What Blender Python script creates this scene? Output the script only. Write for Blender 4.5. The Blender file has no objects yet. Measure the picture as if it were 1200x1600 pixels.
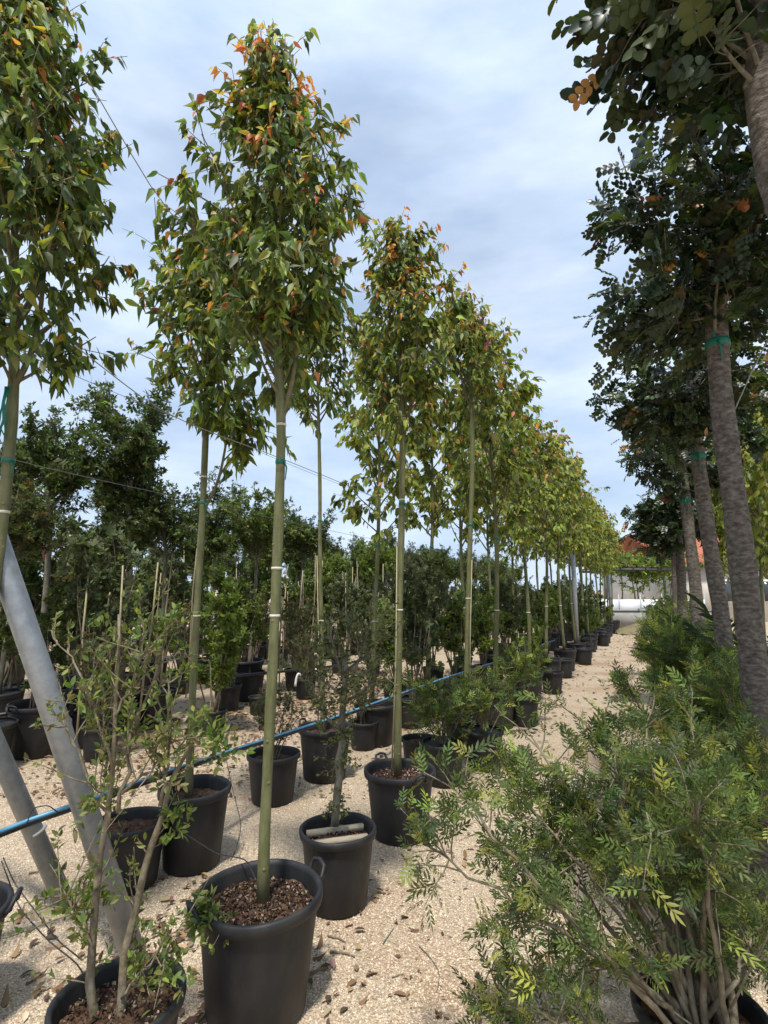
import bpy, math, random
import numpy as np
R = math.radians
scene = bpy.context.scene
C = scene.collection

# ------------------------------------------------------------------ camera
FPX, CAMH, HORIZON = 850.0, 1.73, 920.0
PITCH = math.atan((HORIZON - 800.0) / FPX)
cam_data = bpy.data.cameras.new('camera')
cam = bpy.data.objects.new('camera', cam_data); C.objects.link(cam)
cam_data.sensor_fit = 'VERTICAL'; cam_data.sensor_height = 24.0
cam_data.lens = FPX / 1600.0 * 24.0
cam_data.clip_start = 0.05; cam_data.clip_end = 2000
cam.location = (0, 0, CAMH); cam.rotation_euler = (R(90) + PITCH, 0, 0)
scene.camera = cam

# ------------------------------------------------------------------ sky, sun, exposure
SUN_AZ, SUN_EL = 190.0, 67.0        # azimuth clockwise from the camera heading (+Y)
world = bpy.data.worlds.new('World'); scene.world = world; world.use_nodes = True
nt = world.node_tree; nt.nodes.clear()
def wn(t, **k):
    n = nt.nodes.new(t)
    for a, v in k.items(): setattr(n, a, v)
    return n
wout = wn('ShaderNodeOutputWorld'); wbg = wn('ShaderNodeBackground')
sky = wn('ShaderNodeTexSky', sky_type='NISHITA', sun_disc=False)
sky.sun_elevation = R(SUN_EL); sky.sun_rotation = R(SUN_AZ); sky.air_density = 1.0; sky.dust_density = 1.5
tc = wn('ShaderNodeTexCoord'); mp = wn('ShaderNodeMapping'); mp.inputs['Scale'].default_value = (1.0, 1.6, 3.2)
mp.inputs['Rotation'].default_value = (0, R(14), R(20))
nz = wn('ShaderNodeTexNoise'); nz.inputs['Scale'].default_value = 1.7; nz.inputs['Detail'].default_value = 5; nz.inputs['Roughness'].default_value = .5
nz2 = wn('ShaderNodeTexNoise'); nz2.inputs['Scale'].default_value = 3.2; nz2.inputs['Detail'].default_value = 6; nz2.inputs['Roughness'].default_value = .55
cr = wn('ShaderNodeValToRGB'); cr.color_ramp.elements[0].position = .28; cr.color_ramp.elements[1].position = .60
cr.color_ramp.elements[0].color = (.50, .50, .50, 1); cr.color_ramp.elements[1].color = (1, 1, 1, 1)
cc = wn('ShaderNodeValToRGB'); cc.color_ramp.elements[0].position = .38; cc.color_ramp.elements[1].position = .70
cc.color_ramp.elements[0].color = (4.1, 5.2, 6.9, 1); cc.color_ramp.elements[1].color = (6.1, 7.0, 8.3, 1)
mix = wn('ShaderNodeMixRGB')
nt.links.new(tc.outputs['Generated'], mp.inputs['Vector'])
nt.links.new(mp.outputs['Vector'], nz.inputs['Vector']); nt.links.new(mp.outputs['Vector'], nz2.inputs['Vector'])
nt.links.new(nz.outputs['Fac'], cr.inputs['Fac']); nt.links.new(nz2.outputs['Fac'], cc.inputs['Fac'])
nt.links.new(cr.outputs['Color'], mix.inputs['Fac']); nt.links.new(sky.outputs['Color'], mix.inputs['Color1'])
nt.links.new(cc.outputs['Color'], mix.inputs['Color2']); nt.links.new(mix.outputs['Color'], wbg.inputs['Color'])
wbg.inputs['Strength'].default_value = 0.1
nt.links.new(wbg.outputs['Background'], wout.inputs['Surface'])
sun_data = bpy.data.lights.new('sun', 'SUN'); sun = bpy.data.objects.new('sun', sun_data); C.objects.link(sun)
sun_data.energy = 3.0; sun_data.angle = R(5.0); sun_data.color = (1.0, .96, .89)
sun.rotation_euler = (R(90 - SUN_EL), 0, R(180 - SUN_AZ) )
sun.location = (0, -5, 12)
vs = scene.view_settings; vs.view_transform = 'Standard'; vs.look = 'None'; vs.exposure = 0.6; vs.gamma = 1.0
vs.use_curve_mapping = False
scene.cycles.max_bounces = 5; scene.cycles.transparent_max_bounces = 4

# ------------------------------------------------------------------ pixel helpers
cP, sP = math.cos(PITCH), math.sin(PITCH)
def ray(px, py):
    u, v = (px - 600) / FPX, (800 - py) / FPX
    return np.array([u, cP - v * sP, sP + v * cP])
def at(px, py, Y):                  # the point seen at a pixel, at distance Y ahead
    r = ray(px, py); t = Y / r[1]
    return np.array([r[0] * t, Y, CAMH + r[2] * t])
def ground(px, py, z=0.0):          # the point seen at a pixel, on the level z
    r = ray(px, py); t = (z - CAMH) / r[2]
    return np.array([r[0] * t, r[1] * t, z])
def W(Y): return float(ground(600, 942.0 + 1776.0 / Y)[1])   # a ground row in the picture -> its distance ahead
def atW(px, py, Y): return at(px, py, W(Y))
def proj(P):
    P = np.asarray(P, float); z = P[..., 2] - CAMH
    d = P[..., 1] * cP + z * sP; u = -P[..., 1] * sP + z * cP
    d = np.where(np.abs(d) < 1e-4, 1e-4, d)
    return 600 + FPX * P[..., 0] / d, 800 - FPX * u / d, d

# ------------------------------------------------------------------ materials
MATS = {}
def new_mat(name):
    m = bpy.data.materials.new(name); m.use_nodes = True; MATS[name] = m
    n = m.node_tree.nodes; b = n['Principled BSDF']
    return m, m.node_tree, b
def noise_mat(name, cols, scale=8, rough=.7, bump=.0, bscale=None, stretch=(1, 1, 1), spec=.4, metal=0, detail=6, pos=None, coat=0):
    m, t, b = new_mat(name)
    co = t.nodes.new('ShaderNodeTexCoord'); ma = t.nodes.new('ShaderNodeMapping'); ma.inputs['Scale'].default_value = stretch
    t.links.new(co.outputs['Object'], ma.inputs['Vector'])
    no = t.nodes.new('ShaderNodeTexNoise'); no.inputs['Scale'].default_value = scale; no.inputs['Detail'].default_value = detail
    no.inputs['Roughness'].default_value = .62
    t.links.new(ma.outputs['Vector'], no.inputs['Vector'])
    rp = t.nodes.new('ShaderNodeValToRGB'); e = rp.color_ramp.elements
    n = len(cols); pos = pos or [.32 + .36 * i / max(1, n - 1) for i in range(n)]
    while len(e) < n: e.new(.5)
    for i in range(n): e[i].position = pos[i]; e[i].color = (*cols[i], 1)
    t.links.new(no.outputs['Fac'], rp.inputs['Fac']); t.links.new(rp.outputs['Color'], b.inputs['Base Color'])
    b.inputs['Roughness'].default_value = rough; b.inputs['Specular IOR Level'].default_value = spec; b.inputs['Metallic'].default_value = metal
    if bump:
        n2 = t.nodes.new('ShaderNodeTexNoise'); n2.inputs['Scale'].default_value = bscale or scale * 3; n2.inputs['Detail'].default_value = 6
        t.links.new(ma.outputs['Vector'], n2.inputs['Vector'])
        bp = t.nodes.new('ShaderNodeBump'); bp.inputs['Strength'].default_value = bump; bp.inputs['Distance'].default_value = .01
        t.links.new(n2.outputs['Fac'], bp.inputs['Height']); t.links.new(bp.outputs['Normal'], b.inputs['Normal'])
    return m
def leaf_mat(name, rough=.45, spec=.45, trans=.3, tint=(1.5, 1.55, .8)):
    m, t, b = new_mat(name)
    at_ = t.nodes.new('ShaderNodeAttribute'); at_.attribute_name = 'leafcol'
    t.links.new(at_.outputs['Color'], b.inputs['Base Color'])
    b.inputs['Roughness'].default_value = rough; b.inputs['Specular IOR Level'].default_value = spec
    tr = t.nodes.new('ShaderNodeBsdfTranslucent'); mu = t.nodes.new('ShaderNodeMixRGB'); mu.blend_type = 'MULTIPLY'
    mu.inputs['Fac'].default_value = 1; mu.inputs['Color2'].default_value = (*tint, 1)
    t.links.new(at_.outputs['Color'], mu.inputs['Color1']); t.links.new(mu.outputs['Color'], tr.inputs['Color'])
    ms = t.nodes.new('ShaderNodeMixShader'); ms.inputs['Fac'].default_value = trans
    out = t.nodes['Material Output']
    t.links.new(b.outputs['BSDF'], ms.inputs[1]); t.links.new(tr.outputs['BSDF'], ms.inputs[2]); t.links.new(ms.outputs['Shader'], out.inputs['Surface'])
    return m
def attr_mat(name, rough=.8, spec=.3):
    m, t, b = new_mat(name)
    a = t.nodes.new('ShaderNodeAttribute'); a.attribute_name = 'leafcol'
    t.links.new(a.outputs['Color'], b.inputs['Base Color'])
    b.inputs['Roughness'].default_value = rough; b.inputs['Specular IOR Level'].default_value = spec
    return m
leaf_mat('leaf', .5, .35, .40)
leaf_mat('leaf_glossy', .36, .4, .12)
leaf_mat('leaf_far', .5, .35, .38)
attr_mat('stone', .9, .2); attr_mat('litter', .9, .15)
def green_bark():
    m = noise_mat('green_bark', [(.085, .078, .04), (.12, .128, .05), (.165, .168, .075), (.23, .22, .12)], 6, .6, .25, 60, (6, 6, 1.2), .35, pos=[.25, .42, .58, .8])
    t = m.node_tree; b = t.nodes['Principled BSDF']
    co = t.nodes.new('ShaderNodeTexCoord'); sx = t.nodes.new('ShaderNodeSeparateXYZ'); t.links.new(co.outputs['Object'], sx.inputs[0])
    w = t.nodes.new('ShaderNodeTexNoise'); w.inputs['Scale'].default_value = 1.0; w.inputs['Detail'].default_value = 3
    mp_ = t.nodes.new('ShaderNodeMapping'); mp_.inputs['Scale'].default_value = (4, 4, 26); t.links.new(co.outputs['Object'], mp_.inputs[0]); t.links.new(mp_.outputs[0], w.inputs['Vector'])
    rp = t.nodes.new('ShaderNodeValToRGB'); rp.color_ramp.elements[0].position = .56; rp.color_ramp.elements[1].position = .70
    t.links.new(w.outputs['Fac'], rp.inputs['Fac'])
    mx = t.nodes.new('ShaderNodeMixRGB'); mx.inputs['Color2'].default_value = (.12, .085, .045, 1)
    mul = t.nodes.new('ShaderNodeMath'); mul.operation = 'MULTIPLY'; mul.inputs[1].default_value = .6
    t.links.new(rp.outputs['Color'], mul.inputs[0]); t.links.new(mul.outputs[0], mx.inputs['Fac'])
    src = b.inputs['Base Color'].links[0].from_socket
    t.links.new(src, mx.inputs['Color1'])
    # woody brown foot of the stem
    mr = t.nodes.new('ShaderNodeMapRange'); mr.inputs[1].default_value = .62; mr.inputs[2].default_value = .36; t.links.new(sx.outputs['Z'], mr.inputs[0])
    mx2 = t.nodes.new('ShaderNodeMixRGB'); mx2.inputs['Color2'].default_value = (.17, .135, .075, 1)
    m3 = t.nodes.new('ShaderNodeMath'); m3.operation = 'MULTIPLY'; m3.inputs[1].default_value = .7
    t.links.new(mr.outputs[0], m3.inputs[0]); t.links.new(m3.outputs[0], mx2.inputs['Fac'])
    t.links.new(mx.outputs['Color'], mx2.inputs['Color1']); t.links.new(mx2.outputs['Color'], b.inputs['Base Color'])
green_bark()
noise_mat('branch_bark', [(.07, .06, .03), (.13, .12, .055), (.2, .17, .09)], 20, .7, .2)
noise_mat('carob_bark', [(.06, .05, .04), (.115, .098, .08), (.175, .155, .13), (.28, .255, .22)], 24, .95, 1.0, 55, (1.2, 1.2, 2.2), .15, detail=11, pos=[.3, .45, .57, .74])
noise_mat('shrub_bark', [(.10, .075, .05), (.19, .155, .10), (.30, .26, .19)], 14, .85, .5, 50, (2, 2, 1), .2)
noise_mat('grey_bark', [(.09, .08, .06), (.18, .165, .125), (.30, .27, .215)], 9, .85, .5, 40, (2, 2, .8), .2)
noise_mat('pot_plastic', [(.012, .013, .015), (.020, .020, .021), (.030, .029, .027), (.06, .055, .048)], 7, .55, .15, 60, (1, 1, .5), .38, pos=[.34, .5, .62, .82], detail=9)
noise_mat('soil', [(.03, .02, .013), (.085, .05, .032), (.16, .095, .065)], 40, .95, 1.0, 80, spec=.1)
noise_mat('steel', [(.27, .285, .29), (.33, .345, .35), (.40, .415, .42)], 9, .45, .1, 60, (2, 2, 2), .5, metal=.4)
noise_mat('pipe_black', [(.012, .012, .014), (.03, .03, .032)], 10, .35, spec=.5)
noise_mat('pipe_blue', [(.05, .22, .38), (.13, .36, .52)], 12, .35, spec=.5)
noise_mat('tape_green', [(.0, .12, .075), (.01, .2, .13)], 12, .45, spec=.5)
noise_mat('tape_white', [(.5, .47, .38), (.72, .7, .62)], 12, .6)
noise_mat('tape_red', [(.16, .03, .03), (.25, .06, .05)], 12, .6)
noise_mat('wire', [(.2, .2, .19), (.36, .36, .34)], 30, .45, spec=.5, metal=.6)
noise_mat('cane', [(.28, .23, .13), (.42, .36, .22)], 10, .6, stretch=(3, 3, 1))
noise_mat('board', [(.36, .30, .21), (.55, .48, .36)], 8, .8, .3, 40, (1, 8, 8))
noise_mat('concrete', [(.24, .23, .21), (.36, .35, .33)], 3, .9, .3)
noise_mat('white_paint', [(.66, .66, .66), (.8, .8, .79)], 2, .7)
noise_mat('render_wall', [(.55, .5, .43), (.68, .64, .57)], 2, .85)
noise_mat('roof_tile', [(.25, .07, .04), (.42, .14, .08), (.5, .22, .14)], 9, .8, .6, 20)
noise_mat('chimney_brick', [(.2, .07, .05), (.3, .12, .08)], 12, .85, .4)
noise_mat('dark_metal', [(.03, .03, .03), (.06, .055, .05)], 5, .5)
noise_mat('glass', [(.03, .035, .04), (.06, .07, .08)], 3, .1, spec=.6)
noise_mat('earth', [(.12, .09, .05), (.2, .16, .09), (.16, .17, .06)], 4, .95, .8)
def ground_mat():
    m, t, b = new_mat('gravel')
    co = t.nodes.new('ShaderNodeTexCoord')
    vo = t.nodes.new('ShaderNodeTexVoronoi'); vo.inputs['Scale'].default_value = 110
    t.links.new(co.outputs['Object'], vo.inputs['Vector'])
    sc_ = t.nodes.new('ShaderNodeSeparateColor'); t.links.new(vo.outputs['Color'], sc_.inputs[0])
    rp = t.nodes.new('ShaderNodeValToRGB'); e = rp.color_ramp.elements
    e[0].position = 0; e[0].color = (.33, .25, .165, 1); e[1].position = 1; e[1].color = (.62, .51, .375, 1)
    k = e.new(.4); k.color = (.48, .38, .27, 1)
    t.links.new(sc_.outputs[0], rp.inputs['Fac'])
    # broad soil and litter patches
    no = t.nodes.new('ShaderNodeTexNoise'); no.inputs['Scale'].default_value = .55; no.inputs['Detail'].default_value = 8; no.inputs['Roughness'].default_value = .65
    t.links.new(co.outputs['Object'], no.inputs['Vector'])
    r2 = t.nodes.new('ShaderNodeValToRGB'); r2.color_ramp.elements[0].position = .50; r2.color_ramp.elements[1].position = .64
    r2.color_ramp.elements[1].color = (.75, .75, .75, 1)
    t.links.new(no.outputs['Fac'], r2.inputs['Fac'])
    mx = t.nodes.new('ShaderNodeMixRGB'); mx.inputs['Color2'].default_value = (.34, .21, .125, 1)
    t.links.new(r2.outputs['Color'], mx.inputs['Fac']); t.links.new(rp.outputs['Color'], mx.inputs['Color1'])
    t.links.new(mx.outputs['Color'], b.inputs['Base Color']); b.inputs['Roughness'].default_value = .95; b.inputs['Specular IOR Level'].default_value = .15
    n3 = t.nodes.new('ShaderNodeTexNoise'); n3.inputs['Scale'].default_value = 9; n3.inputs['Detail'].default_value = 5; t.links.new(co.outputs['Object'], n3.inputs['Vector'])
    ad = t.nodes.new('ShaderNodeMath'); ad.operation = 'MULTIPLY_ADD'; ad.inputs[1].default_value = -1.2
    t.links.new(vo.outputs['Distance'], ad.inputs[0]); t.links.new(n3.outputs['Fac'], ad.inputs[2])
    bp = t.nodes.new('ShaderNodeBump'); bp.inputs['Strength'].default_value = .8; bp.inputs['Distance'].default_value = .012
    t.links.new(ad.outputs[0], bp.inputs['Height']); t.links.new(bp.outputs['Normal'], b.inputs['Normal'])
ground_mat()

# ------------------------------------------------------------------ mesh helpers
def nrm(v): return v / (np.linalg.norm(v, axis=-1, keepdims=True) + 1e-12)
def raw_mesh(name, V, polys_flat, totals, mat, cols=None, smooth=False):
    me = bpy.data.meshes.new(name)
    V = np.ascontiguousarray(V, np.float32); n = len(totals)
    me.vertices.add(len(V)); me.vertices.foreach_set('co', V.ravel())
    me.loops.add(len(polys_flat)); me.loops.foreach_set('vertex_index', np.asarray(polys_flat, np.int32))
    me.polygons.add(n); st = np.zeros(n, np.int32); st[1:] = np.cumsum(totals)[:-1]
    me.polygons.foreach_set('loop_start', st); me.polygons.foreach_set('loop_total', np.asarray(totals, np.int32))
    if smooth: me.polygons.foreach_set('use_smooth', np.ones(n, bool))
    if cols is not None:
        a = me.attributes.new('leafcol', 'FLOAT_COLOR', 'POINT')
        a.data.foreach_set('color', np.ascontiguousarray(np.concatenate([cols, np.ones((len(cols), 1))], 1), np.float32).ravel())
    me.update(calc_edges=True); me.materials.append(MATS[mat])
    return me
class MB:
    def __init__(s): s.V = []; s.F = []; s.T = []; s.n = 0
    def add(s, V, faces):
        for f in faces: s.F.extend([i + s.n for i in f]); s.T.append(len(f))
        s.V.append(np.asarray(V, float)); s.n += len(V)
    def tube(s, P, Rd, n=6, cap=True, lump=0, rng=None):
        P = np.asarray(P, float); k = len(P); Rd = np.broadcast_to(np.asarray(Rd, float), (k,))
        T = np.gradient(P, axis=0) if k > 2 else np.repeat((P[1:] - P[:1]), 2, 0)
        T = nrm(T); ref = np.array([0, 0, 1.]) if abs(T[:, 2]).mean() < .8 else np.array([1., 0, 0])
        U = nrm(np.cross(T, ref)); W = np.cross(T, U)
        a = np.arange(n) * 2 * math.pi / n
        rr = Rd[:, None] * np.ones((1, n))
        if lump: rr = rr * (1 + lump * (rng.random((k, n)) - .5))
        V = P[:, None, :] + rr[..., None] * (np.cos(a)[None, :, None] * U[:, None, :] + np.sin(a)[None, :, None] * W[:, None, :])
        F = [(i * n + j, i * n + (j + 1) % n, (i + 1) * n + (j + 1) % n, (i + 1) * n + j) for i in range(k - 1) for j in range(n)]
        if cap: F += [tuple(range(n))[::-1], tuple((k - 1) * n + j for j in range(n))]
        s.add(V.reshape(-1, 3), F)
    def box(s, c, size, rz=0, tilt=None):
        c = np.asarray(c, float); h = np.asarray(size, float) / 2
        V = np.array([[x, y, z] for x in (-1, 1) for y in (-1, 1) for z in (-1, 1)]) * h
        if tilt is not None: V[:, 2] += V[:, 0] * tilt
        cs, sn = math.cos(rz), math.sin(rz)
        V = np.stack([V[:, 0] * cs - V[:, 1] * sn, V[:, 0] * sn + V[:, 1] * cs, V[:, 2]], 1) + c
        s.add(V, [(0, 1, 3, 2), (4, 6, 7, 5), (0, 4, 5, 1), (2, 3, 7, 6), (0, 2, 6, 4), (1, 5, 7, 3)])
    def lathe(s, prof, n=40, jitter=0):
        k = len(prof); a = np.arange(n) * 2 * math.pi / n; V = []
        for r, z in prof:
            V.append(np.stack([r * np.cos(a), r * np.sin(a), np.full(n, z)], 1))
        F = [(i * n + j, i * n + (j + 1) % n, (i + 1) * n + (j + 1) % n, (i + 1) * n + j) for i in range(k - 1) for j in range(n)]
        s.add(np.concatenate(V), F)
    def mesh(s, name, mat, smooth=True):
        return raw_mesh(name, np.concatenate(s.V), s.F, s.T, mat, smooth=smooth)
def link(name, me, parent=None, loc=None):
    o = bpy.data.objects.new(name, me); C.objects.link(o)
    if parent is not None: o.parent = parent
    if loc is not None: o.location = loc
    return o
def tag(o, label, cat, group=None, kind=None):
    o['label'] = label; o['category'] = cat
    if group: o['group'] = group
    if kind: o['kind'] = kind
    return o
def thing(name, label, cat, loc=(0, 0, 0), rz=0, group=None, scale=1):
    o = bpy.data.objects.new(name, None); C.objects.link(o); o.empty_display_size = .1
    o.location = loc; o.rotation_euler = (0, 0, rz); o.scale = (scale,) * 3
    return tag(o, label, cat, group)
CHILD = {}
def copy_tree(o, parent=None):
    c = o.copy(); C.objects.link(c)
    if parent is not None: c.parent = parent
    for ch in o.children: copy_tree(ch, c)
    return c

# ------------------------------------------------------------------ leaf templates (x side, y along, z normal)
def leaf_blade(w, prof=((.0, .0), (.3, 1), (.65, .75), (1, 0)), fold=.12, droop=.18):
    V = []; F = []; row = []
    for y, k in prof:
        z = -droop * y * y; i = len(V)
        if k == 0: V.append((0, y, z)); row.append((i,))
        else:
            V += [(-w / 2 * k, y, z + fold * w * k * 2), (0, y, z), (w / 2 * k, y, z + fold * w * k * 2)]; row.append((i, i + 1, i + 2))
    for a, b in zip(row, row[1:]):
        if len(a) == 1 and len(b) == 3: F += [(a[0], b[1], b[0]), (a[0], b[2], b[1])]
        elif len(a) == 3 and len(b) == 3: F += [(a[0], a[1], b[1], b[0]), (a[1], a[2], b[2], b[1])]
        else: F += [(a[0], a[1], b[0]), (a[1], a[2], b[0])]
    return np.array(V, float), F
def pinnate(npairs, llen, lw, prof, ang=60, term=True, stem=.012, fold=.1, droop=.1, first=.22, seed=0):
    rg = np.random.default_rng(seed)
    V = []; F = []; n = 0
    b, bf = leaf_blade(lw, prof, fold, droop)
    items = []
    for k in range(npairs):
        y = first + (.96 - first) * k / max(1, npairs - .5)
        for s in (-1, 1): items.append((y + (.02 if s > 0 else 0), s * R(ang) * (1 - .25 * k / npairs) + rg.normal(0, .1), llen * max(.35, 1 - (.12 if npairs < 8 else .045) * abs(k - npairs / 2.5)) * rg.uniform(.85, 1.1)))
    if term: items.append((.95, rg.normal(0, .15), llen))
    for y, a, l in items:
        ca, sa = math.cos(a), math.sin(a); q = b * l; tw = rg.normal(0, .25)
        x_, y_, z_ = q[:, 0], q[:, 1], q[:, 2] + q[:, 0] * tw
        V.append(np.stack([x_ * ca + y_ * sa, -x_ * sa + y_ * ca + y, z_ - .12 * y * y], 1)); F += [tuple(i + n for i in f) for f in bf]; n += len(b)
    V.append(np.array([(-stem / 2, 0, 0), (stem / 2, 0, 0), (stem / 3, .95, -.11), (-stem / 3, .95, -.11)])); F.append((n, n + 1, n + 2, n + 3))
    return np.concatenate(V), F
def tuft(nl, w, seed):
    rg = np.random.default_rng(seed); V = []; F = []; n = 0
    b = np.array([(0, 0, 0), (-w / 2, .5, .06), (0, 1, -.1), (w / 2, .5, .06)])
    for k in range(nl):
        a = rg.uniform(-1.5, 1.5); e = rg.uniform(-.7, .7); l = rg.uniform(.55, 1.0); y0 = rg.uniform(0, .5)
        q = b * l; ce, se = math.cos(e), math.sin(e)
        y1, z1 = q[:, 1] * ce - q[:, 2] * se, q[:, 1] * se + q[:, 2] * ce
        V.append(np.stack([q[:, 0] * math.cos(a) + y1 * math.sin(a), -q[:, 0] * math.sin(a) + y1 * math.cos(a) + y0, z1], 1))
        F.append((n, n + 1, n + 2, n + 3)); n += 4
    return np.concatenate(V), F
OV = ((0, 0), (.16, .75), (.38, 1), (.68, .55), (1, 0))
RD = ((0, 0), (.2, .85), (.55, 1), (.88, .62), (1, 0))
LN = ((0, 0), (.35, .95), (.7, .8), (1, 0))
TPL = {
    'ovate': [leaf_blade(.37, OV, .10, .15), leaf_blade(.44, OV, .2, .3), leaf_blade(.32, OV, .05, .05), leaf_blade(.40, OV, .28, .45)],
    'ovate_far': [leaf_blade(.46, LN, .10, .2)],
    'carob': [pinnate(4, .34, .80, RD, 66, s == 2, .014, .08, .15, .16, s) for s in (1, 2, 3)],
    'carob_far': [pinnate(4, .36, .8, LN, 66, False, .014, .08, .12, .16, s) for s in (1, 2)],
    'lentisk': [pinnate(4, .44, .27, LN, 52, True, .02, .08, .15, .22, s) for s in (4, 5, 6)],
    'small': [leaf_blade(.46, LN, .1, .1)],
    'tuft': [tuft(6, .42, s) for s in (7, 8, 9)],
    'sprig': [pinnate(5, .34, .42, LN, 55, True, .02, .1, .1, .15, s) for s in (11, 12)],
}
def leaf_frames(d, n, rng):
    d = nrm(d); n = n - (n * d).sum(-1, keepdims=True) * d; n = nrm(n + 1e-6 * rng.random(n.shape)); s = np.cross(d, n)
    return s, d, n
def bake_leaves(name, L, kind, mat, rng):
    """L: dict p,d,n,s,c -> one mesh"""
    tp = TPL[kind]; N = len(L['p']); s, d, n = leaf_frames(L['d'], L['n'], rng)
    which = rng.integers(0, len(tp), N); Vs = []; Fs = []; Ts = []; Cs = []; base = 0
    for w, (V, F) in enumerate(tp):
        ix = np.nonzero(which == w)[0]
        if len(ix) == 0: continue
        sz = L['s'][ix][:, None, None]
        P = L['p'][ix][:, None, :] + sz * (V[None, :, 0:1] * s[ix][:, None, :] + V[None, :, 1:2] * d[ix][:, None, :] + V[None, :, 2:3] * n[ix][:, None, :])
        k = len(V); Vs.append(P.reshape(-1, 3)); Cs.append(np.repeat(L['c'][ix], k, 0))
        flat = np.array([i for f in F for i in f]); tot = np.array([len(f) for f in F])
        Fs.append((flat[None, :] + base + (np.arange(len(ix)) * k)[:, None]).ravel()); Ts.append(np.tile(tot, len(ix))); base += k * len(ix)
    return raw_mesh(name, np.concatenate(Vs), np.concatenate(Fs), np.concatenate(Ts), mat, cols=np.concatenate(Cs))
def sel(L, ix): return {k: v[ix] for k, v in L.items()}
LEAFMESH = {}
def leaf_objects(parent, L, kind, mat, rng, count):
    """the leaves that show largest become objects of their own; returns the rest"""
    loc = np.array(parent.location)
    W = L['p'] + loc; x, y, dd = proj(W)
    inside = (x > 0) & (x < 1200) & (y > 0) & (y < 1600) & (dd > .2)
    score = np.where(inside, L['s'] / np.maximum(dd, .2), -1)
    order = np.argsort(-score); take = order[:count]; take = take[score[take] > 0]
    s, d, n = leaf_frames(L['d'], L['n'], rng)
    from mathutils import Matrix
    for i in take:
        w = int(rng.integers(0, len(TPL[kind])))
        q = tuple(np.round(L['c'][i] * 14) / 14 if L['c'][i].max() > .2 else np.round(L['c'][i] * 50) / 50)
        key = (kind, w, mat, q)
        if key not in LEAFMESH:
            V, F = TPL[kind][w]
            LEAFMESH[key] = raw_mesh('leaf', V, [a for f in F for a in f], [len(f) for f in F], mat, cols=np.repeat(np.maximum(np.array([q]), .008), len(V), 0))
        o = bpy.data.objects.new('leaf', LEAFMESH[key]); C.objects.link(o); o.parent = parent
        z = float(L['s'][i]); p = L['p'][i]
        o.matrix_local = Matrix(((s[i][0] * z, d[i][0] * z, n[i][0] * z, p[0]), (s[i][1] * z, d[i][1] * z, n[i][1] * z, p[1]), (s[i][2] * z, d[i][2] * z, n[i][2] * z, p[2]), (0, 0, 0, 1)))
    keep = np.ones(len(L['p']), bool); keep[take] = False
    return sel(L, keep)

# ------------------------------------------------------------------ growing plants
def curve(p, d, L, rng, up=.0, wob=.12, k=5):
    P = [np.array(p, float)]; d = nrm(np.array(d, float))
    for _ in range(k):
        d = nrm(d + np.array([0, 0, up / k]) + rng.normal(0, wob, 3)); P.append(P[-1] + d * L / k)
    return np.array(P)
def on_path(P, t):
    x = t * (len(P) - 1); i = min(int(x), len(P) - 2); f = x - i
    return P[i] * (1 - f) + P[i + 1] * f, nrm(P[i + 1] - P[i])
def jitter(c, rng, N, v=.28, h=.10):
    c = np.asarray(c, float); c = np.broadcast_to(c, (N, 3))
    return np.clip(c * np.exp(rng.normal(0, v, (N, 1))) * np.exp(rng.normal(0, h, (N, 3))), .004, .8)
def leaves_on(paths, rng, per, size, droop, out_bias, colfn, t0=.2, spread=.02, axis=None, upn=.5):
    p = []; d = []; n = []; tt = []
    for P in paths:
        m = max(1, int(rng.poisson(per)))
        for t in t0 + (1 - t0) * np.sort(rng.random(m)) ** .8:
            q, tg = on_path(P, min(t, .999)); p.append(q + rng.normal(0, spread, 3)); tt.append(t)
            side = rng.normal(0, 1, 3); side -= side.dot(tg) * tg; side = nrm(side)
            o = np.zeros(3)
            if axis is not None: o = q - np.array([axis[0], axis[1], q[2]]); o = nrm(o)
            d.append(nrm(tg * .5 + side * .8 + o * out_bias + np.array([0, 0, -droop * rng.uniform(.5, 1.3)])))
            n.append(rng.normal(0, .6, 3) + np.array([0, 0, upn]) + o * .4)
    p = np.array(p); N = len(p); tt = np.array(tt)
    return dict(p=p, d=np.array(d), n=np.array(n), s=size * rng.uniform(.6, 1.2, N), c=colfn(p, tt, N))
def cat(*Ls): return {k: np.concatenate([l[k] for l in Ls]) for k in Ls[0]}

GREEN_DK, GREEN, GREEN_Y, YEL, ORG, RED = (.065, .092, .03), (.105, .145, .04), (.21, .235, .05), (.46, .33, .055), (.50, .19, .05), (.42, .13, .06)
def slender_cols(rng, z0, z1, warm=1.0, lush=.35):
    def f(p, t, N):
        h = np.clip((p[:, 2] - z0) / (z1 - z0), 0, 1)
        u = rng.random(N); c = np.where((u < .45)[:, None], np.array(GREEN_DK), np.array(GREEN))
        c = np.where((u > 1 - lush)[:, None], np.array(GREEN_Y), c)
        # flushes of new growth sit in clumps at shoot tips
        clump = np.sin(p[:, 0] * 17 + 3) * np.sin(p[:, 1] * 15 + 1) * np.sin(p[:, 2] * 11)
        pr = warm * (.10 + .62 * h ** 2.0) * (t > .55) * (.35 + 1.3 * (clump > .1)) 
        v = rng.random(N); isn = v < pr
        k = rng.random(N)
        cn = np.where((k < .33)[:, None], np.array(YEL), np.where((k < .8)[:, None], np.array(ORG), np.array(RED)))
        c = np.where(isn[:, None], cn, c)
        return jitter(c, rng, N, .25, .08)
    return f

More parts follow.
